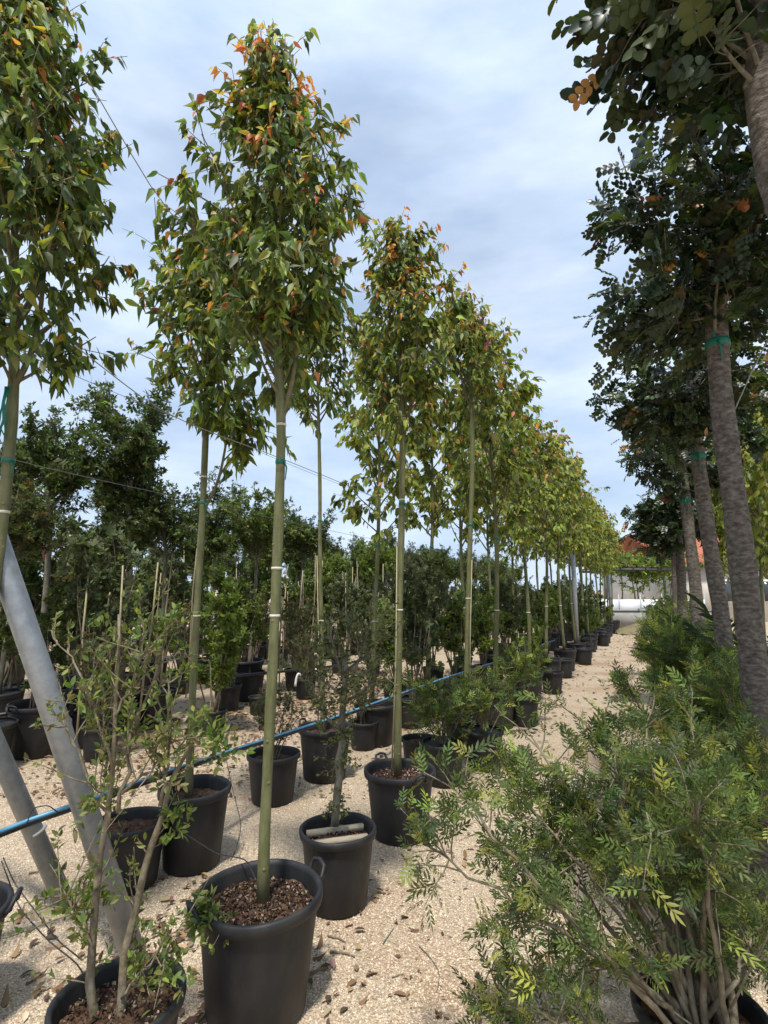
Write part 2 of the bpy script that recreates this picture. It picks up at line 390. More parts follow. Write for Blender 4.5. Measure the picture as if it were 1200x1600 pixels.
def slender_tree(name, label, rng, base, path, r0, r1, z_cr, z_top, radius, nprim=26, ntw=6, per=11, lsize=.085, fork=None, leafn=0, kind='ovate', warm=1, lush=.35, group=None, droop=1.5, sides=10, ties=True, stake=False, asym=(0, 0), tie_z=2.15, white_z=(.95, 1.22, 2.36), bright=1.0):
    """base: world position at the ground; path: local trunk points from soil to top"""
    root = thing(name, label, 'tree', base, 0, group)
    path = np.array(path, float); path[0, 2] = .37
    # resample with smooth interpolation
    zz = np.linspace(path[0, 2], path[-1, 2], 26); TP = np.stack([np.interp(zz, path[:, 2], path[:, 0]), np.interp(zz, path[:, 2], path[:, 1]), zz], 1)
    TP[1:-1, :2] = (TP[:-2, :2] + 2 * TP[1:-1, :2] + TP[2:, :2]) / 4
    tz = (zz - zz[0]) / (zz[-1] - zz[0]); zc = (z_cr - zz[0]) / (zz[-1] - zz[0])
    rad = np.where(tz < zc, r0 + (r1 - r0) * tz / zc, r1 * (1 - .9 * np.clip((tz - zc) / (1 - zc), 0, 1)))
    rad = rad * (1 + .06 * np.sin(zz * 9 + rng.random() * 6)); rad[0] *= 1.18
    mb = MB(); mb.tube(TP, rad, sides, lump=.05, rng=rng)
    if sides > 12:
        for _ in range(9):
            i_ = int(rng.integers(1, 13)); a_ = rng.uniform(math.pi, 2 * math.pi); dv = np.array([math.cos(a_), math.sin(a_), .1]); r_ = rad[i_]
            mb.tube([TP[i_] + dv * r_ * .8, TP[i_] + dv * r_ * 1.03, TP[i_] + dv * r_ * 1.08], [r_ * .4, r_ * .3, r_ * .16], 7)
    link('trunk', mb.mesh('trunk', 'green_bark'), root)
    def axis_at(z): return np.array([np.interp(z, zz, TP[:, 0]), np.interp(z, zz, TP[:, 1]), z]), float(np.interp(z, zz, rad))
    bb = MB(); twigs = []
    def prof(t): return radius * float(np.interp(t, [0, .18, .42, .62, .82, 1], [.55, .85, 1, .84, .50, .22]))
    ph = rng.random() * 6
    prims = []
    for i in range(nprim):
        t = (i + rng.random() * .6) / nprim; z = z_cr + (z_top - z_cr) * t * .86
        a = ph + i * 2.4 + rng.normal(0, .3); p0, rr = axis_at(z)
        reach = prof(min(1, t + .12)) * rng.uniform(.6, 1.15); el = R(rng.uniform(30, 62) + 10 * t)
        dirv = np.array([math.cos(a) * math.cos(el), math.sin(a) * math.cos(el), math.sin(el)]); Lb = reach / max(.3, math.cos(el))
        Lb = min(Lb, (z_top + .12 - z) / max(.3, math.sin(el)))
        P = curve(p0, dirv, max(.15, Lb), rng, .25, .10, 6); P[:, 0] += asym[0] * np.linspace(0, 1, 7) ** 2; P[:, 1] += asym[1] * np.linspace(0, 1, 7) ** 2
        rb = min(rr * .6, .004 + .011 * Lb); bb.tube(P, np.linspace(rb, .0022, 7), 5, cap=False); prims.append(P)
    if fork is not None:
        for F in fork:
            F = np.asarray(F, float); F = curve_through(F, 9); bb.tube(F, np.linspace(r1 * .62, .006, len(F)), 8, cap=False)
            for k in range(7):
                q, tg = on_path(F, rng.uniform(.35, 1)); a = rng.random() * 6.3
                P = curve(q, tg + np.array([math.cos(a), math.sin(a), .2]) * .7, rng.uniform(.25, .5), rng, .3, .12, 5); bb.tube(P, np.linspace(.006, .002, 6), 4, cap=False); prims.append(P)
    for P in prims:
        for k in range(ntw):
            t = rng.uniform(.22, 1.0); q, tg = on_path(P, min(t, .999)); a = rng.normal(0, 1, 3)
            Q = curve(q, tg * .7 + a * .55 + np.array([0, 0, .15]), rng.uniform(.10, .26) * (radius / .42) ** .5, rng, -.35, .12, 4)
            bb.tube(Q, np.linspace(.0028, .0013, 5), 3, cap=False); twigs.append(Q)
    # bare low shoots with a few leaves
    link('branches', bb.mesh('branches', 'branch_bark'), root)
    L = leaves_on(twigs + prims, rng, per, lsize, droop, .35, slender_cols(rng, z_cr, z_top, warm, lush), .15, .012, axis=(TP[-8, 0], TP[-8, 1]))
    L['s'] = np.where(L['c'][:, 0] > .3, L['s'] * .7, L['s']); L['c'] = np.minimum(L['c'] * bright, .7)
    mat = 'leaf' if leafn else 'leaf_far'
    if leafn: L = leaf_objects(root, L, kind, mat, rng, leafn)
    fo = link('foliage', bake_leaves('foliage', L, kind, mat, rng), root); fo['kind'] = 'stuff'
    if ties:
        for z, m_, nm in [(w, 'tape_white', 'tie_band') for w in white_z] + [(tie_z, 'tape_green', 'tie_tape')]:
            p, rr = axis_at(z); q = MB(); hh = .006 if m_ == 'tape_white' else .012
            q.tube([p - [0, 0, hh], p - [0, 0, hh * .3], p + [0, 0, hh * .3], p + [0, 0, hh]], [rr * 1.05, rr * 1.13, rr * 1.13, rr * 1.05], 14)
            if m_ == 'tape_green':
                q.tube([p + [rr * .9, -rr * .8, 0], p + [rr * 1.5, -rr * .9, -.03], p + [rr * 1.3, -rr * .9, -.09]], [.004, .004, .002], 4)
            link(nm, q.mesh(nm, m_), root)
    if stake:
        p0, rr = axis_at(zz[0] + .02); p1, _ = axis_at(2.05); q = MB()
        q.tube([p0 + [stake * .05, -.05, -.02], p0 * .5 + p1 * .5 + [stake * .028, -.035, 0], p1 + [stake * .035, -.02, 0]], [.0065, .006, .005], 6)
        link('stake', q.mesh('stake', 'cane'), root)
    return root, axis_at
def curve_through(P, n):
    P = np.asarray(P, float); t = np.linspace(0, 1, len(P)); u = np.linspace(0, 1, n)
    Q = np.stack([np.interp(u, t, P[:, i]) for i in range(3)], 1)
    for _ in range(2): Q[1:-1] = (Q[:-2] + 2 * Q[1:-1] + Q[2:]) / 4
    return Q
def px_path(pts, Y, base):           # trunk drawn at distance Y, local to base
    return np.array([at(x, y, Y) - base for x, y in pts])

# ------------------------------------------------------------------ pots
POT = {}
def pot_profile(r, h):
    rb = r * .80
    return [(0.001, .004), (rb * .94, .004), (rb, .018), (rb + (r - rb) * .45, h * .5), (r * .965, h * .86), (r * .97, h * .885)], \
           [(r * .975, h * .885), (r * 1.045, h * .90), (r * 1.06, h * .945), (r * 1.055, h * .985), (r * 1.02, h), (r * .975, h * .995), (r * .95, h * .95), (r * .90, h * .70)]
def make_pot(name, label, loc, r, h, rz=0, handles=2, group=None, soil=.82, tilt=0, seed=0):
    key = (round(r, 3), round(h, 3), round(soil, 2))
    root = thing(name, label, 'plant pot', loc, rz, group)
    if tilt: root.rotation_euler = (tilt, 0, rz)
    if key not in POT:
        b_, r_ = pot_profile(r, h); rg = np.random.default_rng(int(r * 1e4) + 3)
        mb = MB(); mb.lathe(b_, 48); V = mb.V[0]; a = np.arctan2(V[:, 1], V[:, 0]); dent = 1 + .007 * np.sin(a * 3 + 1 + V[:, 2] * 5) + .005 * np.sin(a * 7 + 2)
        mb.V[0] = V * np.stack([dent, dent, np.ones(len(V))], 1); m1 = mb.mesh('body', 'pot_plastic')
        mb = MB(); mb.lathe(r_, 48); V = mb.V[0]; a = np.arctan2(V[:, 1], V[:, 0]); mb.V[0] = V * np.stack([1 + .006 * np.sin(a * 3 + 1), 1 + .008 * np.sin(a * 2), 1 + .006 * np.sin(a * 3)], 1); m2 = mb.mesh('rim', 'pot_plastic')
        # lumpy soil
        nr, na = 9, 30; V = [(0, 0, h * soil + .02)]; F = []
        for i in range(1, nr + 1):
            for j in range(na):
                q = r * .915 * i / nr; z = h * soil + .02 * (1 - i / nr) + rg.normal(0, .006)
                V.append((q * math.cos(j * 6.2832 / na), q * math.sin(j * 6.2832 / na), z))
        F = [(0, 1 + j, 1 + (j + 1) % na) for j in range(na)]
        F += [(1 + (i - 1) * na + j, 1 + i * na + j, 1 + i * na + (j + 1) % na, 1 + (i - 1) * na + (j + 1) % na) for i in range(1, nr) for j in range(na)]
        mb = MB(); mb.add(V, F)
        m3 = mb.mesh('soil', 'soil')
        hm = MB(); w = r * .2
        hm.tube([(r * 1.0, -w, h * .93), (r * 1.10, -w, h * .97), (r * 1.15, -w * .8, h * 1.05), (r * 1.17, 0, h * 1.07), (r * 1.15, w * .8, h * 1.05), (r * 1.10, w, h * .97), (r * 1.0, w, h * .93)], [.010, .011, .010, .010, .010, .011, .010], 8)
        POT[key] = (m1, m2, m3, hm.mesh('handle', 'pot_plastic'))
    m1, m2, m3, m4 = POT[key]
    link('body', m1, root); link('rim', m2, root); link('soil', m3, root)
    for k in range(handles):
        o = link('handle', m4, root); o.rotation_euler = (0, 0, k * math.pi)
    return root
def soil_chips(pot, r, z, n, rng, cols=((.035, .022, .015), (.07, .042, .03), (.11, .066, .046), (.055, .035, .025), (.26, .2, .15))):
    """bark mulch on the soil, too small to pick apart"""
    V0 = np.array([(-1, -1, -.4), (1, -1, -.4), (1, 1, -.4), (-1, 1, -.4), (-.8, -.8, .4), (.8, -.8, .4), (.8, .8, .4), (-.8, .8, .4)]) * .5
    F0 = [(4, 5, 6, 7), (0, 1, 5, 4), (1, 2, 6, 5), (2, 3, 7, 6), (3, 0, 4, 7)]
    a = rng.random(n) * 6.283; q = r * np.sqrt(rng.random(n)); P = np.stack([q * np.cos(a), q * np.sin(a), z + .022 * (1 - q / r) + rng.uniform(0, .012, n)], 1)
    A = nrm(rng.normal(0, 1, (n, 3))); B = nrm(np.cross(A, rng.normal(0, 1, (n, 3)))); D = np.cross(A, B)
    s = rng.uniform(.005, .015, (n, 1, 1)); e = rng.uniform(.4, 1, (n, 1, 1))
    V = P[:, None, :] + s * (V0[None, :, 0:1] * A[:, None, :] + e * V0[None, :, 1:2] * B[:, None, :] + .6 * V0[None, :, 2:3] * D[:, None, :])
    fl = np.array([i for f in F0 for i in f]); tot = np.array([4] * 5)
    ci = np.array(cols)[rng.integers(0, len(cols), n)]
    me = raw_mesh('mulch', V.reshape(-1, 3), (fl[None] + (np.arange(n) * 8)[:, None]).ravel(), np.tile(tot, n), 'litter', cols=np.repeat(jitter(ci, rng, n), 8, 0))
    o = link('mulch', me, pot); o['kind'] = 'stuff'; return o

# ================================================================== THE SETTING
rng = np.random.default_rng(11)
gm = MB(); S = 600
gm.add([(-S, -S, 0), (S, -S, 0), (S, S, 0), (-S, S, 0)], [(0, 1, 2, 3)])
g = link('ground', gm.mesh('ground', 'gravel', False)); g['kind'] = 'structure'

# gravel stones near the viewer
def pebbles():
    n = 150000
    Y = 1.72 + (5.8 - 1.72) * rng.random(n) ** 1.35; X = (rng.random(n) * 2 - 1) * (.74 * Y + .15)
    V0 = np.array([(1, 0, 0), (0, 1, 0), (-1, 0, 0), (0, -1, 0), (0, 0, .75), (.75, .7, .25), (-.7, -.72, .28)])
    V0 = np.array([(1, .1, 0), (.2, 1, 0), (-1, .1, 0), (-.1, -1, 0), (.35, .15, .7), (-.35, -.15, .7)])
    F0 = [(0, 1, 4), (1, 2, 5, 4), (2, 3, 5), (3, 0, 4, 5)]
    a = rng.random(n) * 6.283; s = rng.uniform(.003, .007, n); e = rng.uniform(.6, 1, n)
    ca, sa = np.cos(a), np.sin(a)
    x = V0[None, :, 0] * s[:, None]; y = V0[None, :, 1] * (s * e)[:, None]; z = V0[None, :, 2] * (s * rng.uniform(.6, 1.1, n))[:, None]
    P = np.stack([X[:, None] + x * ca[:, None] - y * sa[:, None], Y[:, None] + x * sa[:, None] + y * ca[:, None], z + .0005], -1)
    c = np.array([(.51, .40, .282), (.60, .49, .36), (.41, .31, .21), (.66, .57, .45), (.30, .22, .15)])[rng.choice(5, n, p=[.36, .30, .16, .12, .06])]
    fl = np.array([i for f in F0 for i in f]); tot = np.array([len(f) for f in F0])
    me = raw_mesh('gravel', P.reshape(-1, 3), (fl[None] + (np.arange(n) * 6)[:, None]).ravel(), np.tile(tot, n), 'stone', cols=np.repeat(jitter(c, rng, n, .10, .03), 6, 0))
    o = link('gravel', me); tag(o, 'pale cream gravel stones covering the path between the pots', 'gravel', kind='stuff')
pebbles()

# dry leaf litter: uncountable bits under the rows, one sheet of real leaves
def litter():
    n = 9000; P = []
    tp, F0 = TPL['small'][0]
    zone = rng.random(n)
    Y = np.where(zone < .07, rng.uniform(1.8, 3.6, n), np.where(zone < .75, rng.uniform(4.8, 12, n), rng.uniform(2.4, 23, n)))
    X = np.where(zone < .07, rng.normal(-1.15, .35, n) + .2 * (Y - 1.7), np.where(zone < .75, -4.7 + .453 * Y + rng.normal(0, .95, n), rng.normal(-1.6, .5, n) + .45 * Y))
    bits = zone > .94; Y = np.where(bits, rng.uniform(1.75, 5.6, n), Y); X = np.where(bits, rng.uniform(-.4, .6, n) * Y, X)
    far = (zone > .85) & ~bits; X = np.where(far, -.1 + .45 * Y + rng.normal(0, .4, n), X)
    L = dict(p=np.stack([X, Y, rng.uniform(.008, .02, n)], 1), d=np.stack([rng.normal(0, 1, n), rng.normal(0, 1, n), rng.normal(0, .15, n)], 1),
             n=np.stack([rng.normal(0, .3, n), rng.normal(0, .3, n), np.ones(n)], 1), s=rng.uniform(.02, .07, n) * np.where(Y > 7, 1.4, 1) * np.where(bits, .45, 1),
             c=jitter(np.array([(.22, .135, .075), (.15, .09, .05), (.30, .21, .125), (.10, .065, .042)])[rng.integers(0, 4, n)], rng, n))
    o = link('leaf_litter', bake_leaves('leaf_litter', L, 'small', 'litter', rng)); tag(o, 'scattered dry brown leaf litter on the gravel under the rows', 'leaf litter', kind='stuff')
litter()

# ================================================================== FAR END: walls, pergola, house
def box_thing(name, label, catg, c, size, rz, mat, extra=None):
    m = MB(); m.box((0, 0, size[2] / 2), size); o = link(name, m.mesh(name, mat, False)); o.location = c; o.rotation_euler[2] = rz
    return tag(o, label, catg)
YW = 45.0
RZ = -R(19)
p = ground(1010, 981); 
w = thing('boundary_wall', 'low grey concrete wall closing the far end of the gravel path', 'wall', (p[0], p[1], 0), 0)
m = MB(); m.box((0, 0, .37), (6.5, .2, .74)); link('wall_body', m.mesh('wall_body', 'concrete', False), w)
m = MB(); m.box((0, 0, .77), (6.55, .26, .06)); link('coping', m.mesh('coping', 'concrete', False), w)
p = at(985, 960, 25.6)
w = thing('panel_fence', 'white panel fence behind the grey end wall', 'fence', (p[0], p[1], 0), 0)
for k in range(7):
    m = MB(); m.box((-3.0 + k * 1.0, 0, .84), (.95, .05, .8)); link('panel', m.mesh('panel', 'white_paint', False), w)
for k in range(8):
    m = MB(); m.box((-3.5 + k * 1.0, 0, .75), (.045, .06, 1.5)); link('post', m.mesh('post', 'steel', False), w)
# pergola with vine
p = at(1000, 892, 27.5); pz = p[2]
w = thing('pergola', 'dark flat pergola frame carrying a green vine', 'pergola', (p[0], p[1], 0), 0)
for yy in (-1.6, 1.6):
    m = MB(); m.box((-.2, yy, pz), (4.6, .1, .12)); link('beam', m.mesh('beam', 'dark_metal', False), w)
for k in range(8):
    m = MB(); m.box((-2.3 + k * .6, 0, pz + .11), (.06, 3.5, .08)); link('rafter', m.mesh('rafter', 'dark_metal', False), w)
for xx in (-2.4, 2.0):
    for yy in (-1.6, 1.6):
        m = MB(); m.box((xx, yy, pz / 2 - .04), (.1, .1, pz - .08)); link('post', m.mesh('post', 'dark_metal', False), w)
PERG = (p[0], p[1], pz)
# house
p = at(1052, 880, 33.0)
h = thing('house', 'pale house with red tiled roof and brick chimney beyond the pergola', 'house', (p[0], p[1], 0), R(8))
ev = p[2] - .35
HW, HD = 5.2, 4.0
m = MB(); m.box((2.3, 0, ev / 2), (2 * HW - 1, 2 * HD, ev)); link('wall', m.mesh('wall', 'render_wall', False), h)
m = MB(); x0, x1, y0, y1, rz_ = 2.3 - HW, 2.3 + HW, -HD - .35, HD + .35, ev + 1.9
V = [(x0, y0, ev), (x1, y0, ev), (x1, y1, ev), (x0, y1, ev), (x0, 0, rz_), (x1, 0, rz_), (x0, y0, ev + .14), (x1, y0, ev + .14), (x1, y1, ev + .14), (x0, y1, ev + .14), (x0, 0, rz_ + .16), (x1, 0, rz_ + .16)]
m.add(V, [(6, 7, 11, 10), (8, 9, 10, 11), (0, 4, 5, 1), (2, 5, 4, 3), (0, 1, 7, 6), (2, 3, 9, 8), (0, 6, 10, 4), (4, 10, 9, 3), (1, 5, 11, 7), (5, 2, 8, 11)])
rf = link('roof', m.mesh('roof', 'roof_tile', False), h)
tm = MB(); tm.tube([(0, 0, 0), (0, HD + .3, 1.86)], .11, 6); tmesh = tm.mesh('tile_ridge', 'roof_tile')
for k in range(34):
    o = link('tile_ridge', tmesh, rf, (x0 + .15 + k * (x1 - x0 - .3) / 33, y0 + .05, ev + .14))
m = MB(); m.box((x0 + 1.3, -1.6, rz_ + .1), (.5, .5, 1.7)); m.box((x0 + 1.3, -1.6, rz_ + .95), (.62, .62, .12)); link('chimney', m.mesh('chimney', 'chimney_brick', False), rf)
for xx in (.2, 2.6, 5.0):
    wd = link('window', (lambda q: (q.box((xx, -HD - .03, ev * .55), (1.0, .10, 1.25)), q.mesh('window', 'white_paint', False))[1])(MB()), h)
    link('pane', (lambda q: (q.box((xx, -HD - .09, ev * .55), (.82, .03, 1.05)), q.mesh('pane', 'glass', False))[1])(MB()), wd)

# ================================================================== generic plants for the far rows
def round_tree(name, rng, H, z_cr, rad, r0, cols, tkind='tuft', n=1500, lsize=.09, vase=False, bark='grey_bark', lean=.04):
    """tree whose crown is many leaf tufts on real limbs; returns mesh pair"""
    k = 9; zz = np.linspace(0, H * .8, k); TP = np.stack([lean * np.sin(zz * 1.3 + rng.random() * 6), lean * np.cos(zz * 1.1 + rng.random() * 6), zz], 1); TP[:, :2] -= TP[0, :2]
    mb = MB(); mb.tube(TP, np.interp(zz, [0, z_cr, H * .8], [r0, r0 * .7, r0 * .25]), 7, lump=.12, rng=rng)
    tw = []; bb = MB()
    for i in range(30):
        z = rng.uniform(z_cr * .97, H * .74); q = np.array([np.interp(z, zz, TP[:, 0]), np.interp(z, zz, TP[:, 1]), z]); a = i * 2.4; t = (z - z_cr) / (H - z_cr)
        el = R(rng.uniform(30, 65)); rr = rad * (1 - .55 * t ** 2) * rng.uniform(.5, 1.05)
        if vase: rr = rad * (.35 + .65 * min(1, t * 1.9)) * rng.uniform(.5, 1); el = R(rng.uniform(50, 72))
        Lb = min(rr / math.cos(el), (H * 1.02 - z) / math.sin(el)); P = curve(q, (math.cos(a) * math.cos(el), math.sin(a) * math.cos(el), math.sin(el)), Lb, rng, .1, .1, 5)
        bb.tube(P, np.linspace(r0 * .3, .004, 6), 4, cap=False)
        for _ in range(5):
            s, tg = on_path(P, rng.uniform(.25, .99)); Q = curve(s, tg + rng.normal(0, .7, 3), rng.uniform(.12, .34) * rad / .5, rng, .05, .15, 3); tw.append(Q); bb.tube(Q, np.linspace(.005, .002, 4), 3, cap=False)
        tw.append(P[2:])
    per = n / len(tw)
    def cf(p, t, N):
        c = np.array(cols)[rng.integers(0, len(cols), N)]; return jitter(c, rng, N, .3, .08)
    L = leaves_on(tw, rng, per, lsize, .15, .3, cf, .1, .045, axis=(TP[-1, 0], TP[-1, 1]))
    if vase:                                    # a few thin bare tips above the clipped head
        for _ in range(9):
            s, _t = on_path(tw[int(rng.integers(len(tw)))], .95); bb.tube(curve(s, (0, 0, 1), rng.uniform(.15, .35), rng, .2, .05, 3), [.004, .003, .002, .001], 3, cap=False)
    return mb.mesh('trunk', bark), bb.mesh('branches', bark), bake_leaves('foliage', L, tkind, 'leaf_far', rng)
def bush(rng, H, rad, cols, tkind='tuft', n=900, lsize=.07, nst=9, bark='shrub_bark', z0=0, mat='leaf_far', sparse=.25, thick=.010, colfn=None, twn=7, up=.3):
    bb = MB(); tw = []
    for i in range(nst):
        a = i * 2.4 + rng.normal(0, .3); sp = math.sqrt((i + .5) / nst) * rad * .9; Lb = math.hypot(sp, H - z0) * rng.uniform(.66, .92)
        P = curve((rng.normal(0, .03), rng.normal(0, .03), z0), (math.cos(a) * sp, math.sin(a) * sp, (H - z0) * .9), Lb, rng, up, .09, 7); bb.tube(P, np.linspace(thick, .003, 8), 6, cap=False)
        for _ in range(twn):
            s, tg = on_path(P, rng.uniform(sparse, .99)); Q = curve(s, tg * .6 + rng.normal(0, .55, 3) + np.array([0, 0, .25]), rng.uniform(.12, .36) * max(.5, rad / .5), rng, .15, .12, 4); tw.append(Q); bb.tube(Q, np.linspace(.0038, .0015, 5), 3, cap=False)
        tw.append(P[4:])
    cf = colfn or (lambda p, t, N: jitter(np.array(cols)[rng.integers(0, len(cols), N)], rng, N, .3, .08))
    L = leaves_on(tw, rng, n / len(tw), lsize, -.15, .25, cf, .15, .012, axis=(0, 0))
    return bb.mesh('stems', bark), L, tkind, mat
DK = [(.05, .072, .026), (.072, .10, .032), (.105, .14, .042)]
MID = [(.075, .108, .03), (.115, .155, .04), (.165, .20, .06)]
BRT = [(.135, .19, .042), (.20, .25, .055), (.10, .145, .036)]
GRY = [(.10, .125, .065), (.15, .175, .095), (.075, .10, .045)]
BRZ = [(.10, .07, .03), (.08, .09, .03), (.14, .10, .05)]
rg = np.random.default_rng(5)
ROUND = [round_tree('a', rg, 3.9, 2.3, .62, .045, DK + MID[:1], n=1900), round_tree('b', rg, 4.1, 2.4, .7, .05, MID, n=1800, lsize=.1),
         round_tree('c', rg, 3.6, 2.1, .55, .04, DK + BRZ[:1], n=1700, lsize=.08), round_tree('d', rg, 4.2, 2.35, .66, .05, DK, n=2300, vase=True, lsize=.085),
         round_tree('e', rg, 3.4, 1.9, .6, .04, BRT, n=1500, lsize=.1)]
ROUND_LAB = [('dark round-headed nursery tree on a bare stem in the rows beyond the aisle', 'dark round-headed trees beyond the aisle'),
             ('mid-green bushy nursery tree on a bare stem in the rows beyond the aisle', 'mid-green trees beyond the aisle'),
             ('bronze-tinged small nursery tree on a bare stem in the rows beyond the aisle', 'bronze-tinged trees beyond the aisle'),
             ('dark vase-shaped clipped tree in the rows beyond the aisle', 'vase-shaped trees beyond the aisle'),
             ('light green loose nursery tree in the rows beyond the aisle', 'light green trees beyond the aisle')]
def bmesh_pair(b): st, L, k, mt = b; return st, bake_leaves('foliage', L, k, mt, rg)
BUSH = [bmesh_pair(bush(rg, 1.55, .45, MID, n=1100, lsize=.075)), bmesh_pair(bush(rg, 1.75, .42, GRY, n=1100, lsize=.07)),
        bmesh_pair(bush(rg, 1.35, .42, BRT, n=900, lsize=.075)), bmesh_pair(bush(rg, 1.5, .45, DK + MID[:1], n=1300, lsize=.065)),
        bmesh_pair(bush(rg, 1.25, .42, BRZ + GRY, n=500, lsize=.05, nst=13))]
BUSH_LAB = [('mid-green upright potted shrub standing among the tree stems', 'mid-green potted shrubs'), ('grey-green upright potted shrub standing among the tree stems', 'grey-green potted shrubs'),
            ('bright green potted shrub standing among the tree stems', 'bright green potted shrubs'), ('dark green dense potted shrub standing among the tree stems', 'dark green potted shrubs'),
            ('brownish twiggy half-bare potted shrub standing among the tree stems', 'twiggy brownish shrubs')]
def farpot_mesh(r, h):
    b_, r_ = pot_profile(r, h); mb = MB(); mb.lathe(b_, 20); mb.lathe(r_[:6], 20); mb.lathe([(r * .95, h * .93), (.001, h * .95)], 20); return mb.mesh('pot', 'pot_plastic')
FARPOT = [farpot_mesh(.25, .44), farpot_mesh(.19, .36)]
def far_pot(x, y, k=0):
    o = link('plant_pot', FARPOT[k], None, (x, y, 0)); o.rotation_euler[2] = random.random() * 6
    return tag(o, ('large' if k == 0 else 'small') + ' black plastic pot in the rows behind the front trees', 'plant pot', ('large' if k == 0 else 'small') + ' black pots in the rear rows')
random.seed(3)
def far_tree(x, y, k, s=1.0, name='nursery_tree', lab=None):
    ms = ROUND[k]; l, gp = lab or ROUND_LAB[k]
    r = thing(name, l, 'tree', (x, y, .38), random.random() * 6, gp, s)
    link('trunk', ms[0], r); link('branches', ms[1], r); f = link('foliage', ms[2], r); f['kind'] = 'stuff'; return r
def far_bush(x, y, k, s=1.0, z=.34, lab=None):
    ms = BUSH[k]; l, gp = lab or BUSH_LAB[k]
    r = thing('potted_shrub', l, 'shrub', (x, y, z), random.random() * 6, gp, s)
    link('stems', ms[0], r); f = link('foliage', ms[1], r); f['kind'] = 'stuff'; return r
TAN = .453
def row_xy(a, Y): return -a + TAN * Y
rows = [(6.3, 1.7, .75), (7.9, 1.6, .75), (9.6, 1.6, .75), (11.6, 1.8, .6), (14, 1.9, .5), (17, 2.1, .4), (20.5, 2.4, .3), (25, 2.8, .2)]
for ri, (a, stp, pb) in enumerate(rows):
    Y = a / 1.2 + random.random()
    while Y < 32 + ri:
        y = Y + random.uniform(-.3, .3); x = row_xy(a, y) + random.uniform(-.2, .2); Y += stp * (1 + .012 * Y)
        px = 600 + FPX * x / y
        if px < -90 or px > 960: continue
        if 5.6 < y < 7.2 and ri == 0: continue
        k = random.choices([0, 1, 2, 3, 4], [3.5, 4, 2.5, 3, 2.5])[0]
        s_ = random.uniform(.72, .92) * (.88 if ri == 0 else .94 if ri == 1 else 1 if ri < 5 else .9)
        rw = ['first row', 'second row', 'third row', 'fourth row'][ri] if ri < 4 else 'rearmost rows'; far_tree(x, y, k, s_, lab=(ROUND_LAB[k][0].replace('the rows beyond the aisle', 'the ' + rw + ' beyond the aisle'), ROUND_LAB[k][1] + ', ' + rw))
        if y < 24: far_pot(x, y, 0)
        if random.random() < pb + .25 and y < 24:
            x2, y2 = x + TAN * stp * .5 + random.uniform(.1, .4), y + stp * .5; kb = random.choices([0, 1, 2, 3, 4], [3, 4, 3, 2, 3])[0]
            far_bush(x2, y2, kb, random.uniform(.9, 1.4)); far_pot(x2, y2, 1)
# tall dense shrubs closing the gaps between the stems of the back rows
for a, stp in ((8.7, 2.3), (12.6, 2.0), (18.5, 2.2)):
    Y = a / 1.2 + .4
    while Y < 30:
        y = Y + random.uniform(-.3, .3); x = row_xy(a, y) + random.uniform(-.25, .25); Y += stp * (1 + .015 * Y)
        if -90 < 600 + FPX * x / y < 950:
            far_bush(x, y, random.choice([0, 3, 3, 1, 2]), random.uniform(1.35, 1.9), .3, ('tall dense shrub filling the gap between tree stems in the rows beyond the aisle', 'tall shrubs beyond the aisle')); 
            if y < 20: far_pot(x, y, 0)
# thin pale canes standing among the rear rows
cm = MB(); cm.tube([(0, 0, 0), (.01, 0, .8), (-.01, .01, 1.6), (.015, 0, 2.4)], [.013, .012, .011, .009], 6); cmesh = cm.mesh('bamboo_cane', 'cane')
for k in range(80):
    a = random.choice([5.9, 6.3, 7.2, 7.9, 8.8, 9.6, 11]); y = random.uniform(a / 1.15, 20); x = row_xy(a, y) + random.uniform(-.3, .3)
    o = link('bamboo_cane', cmesh, None, (x, y, 0)); o.rotation_euler = (random.gauss(0, .04), random.gauss(0, .04), random.random() * 6); o.scale = (1, 1, random.uniform(.7, 1.1))
    tag(o, 'thin pale upright cane among the potted shrubs beyond the aisle', 'cane', 'thin canes beyond the aisle')
# the vine on the pergola and greenery at the far end
def mass(name, label, catg, c, size, n, cols, rng, ls=.2, kind='tuft', hang=0):
    P = rng.normal(0, .42, (n, 3)); P = np.clip(P, -1, 1) * np.array(size)
    r = thing(name, label, catg, (c[0], c[1], 0))
    if hang: P[:, 2] = np.where(rng.random(n) < .35, -np.abs(P[:, 2]) * hang, P[:, 2])
    P[:, 2] += c[2]
    L = dict(p=P, d=rng.normal(0, 1, (n, 3)), n=rng.normal(0, .5, (n, 3)) + np.array([0, -.3, .6]), s=ls * rng.uniform(.6, 1.2, n), c=jitter(np.array(cols)[rng.integers(0, len(cols), n)], rng, n))
    f = link('foliage', bake_leaves('foliage', L, kind, 'leaf_far', rng), r); f['kind'] = 'stuff'
    b = MB()
    for k in range(5):
        q = np.array([rng.uniform(-.7, .7) * size[0], rng.uniform(-.5, .5) * size[1], 0]); b.tube(curve(q, (0, 0, 1), c[2] + size[2] * .3, rng, .3, .05, 6), np.linspace(.05, .015, 7), 5)
    link('stems', b.mesh('stems', 'grey_bark'), r); return r
mass('vine', 'bright green vine spilling over the far pergola', 'vine', (PERG[0] + .2, PERG[1], PERG[2] + .35), (2.3, 1.6, .5), 1500, BRT + [(.2, .27, .05)], rg, .24, hang=2.6)
p = at(1005, 950, 23); mass('hedge_shrub', 'dark green bush in front of the grey end wall', 'shrub', (p[0] + 1.1, p[1], .6), (1.1, .5, .7), 900, MID + DK, rg, .17)
p = ground(1010, 992); m = MB()
xs = np.linspace(-1, 1, 13); V = []; F = []
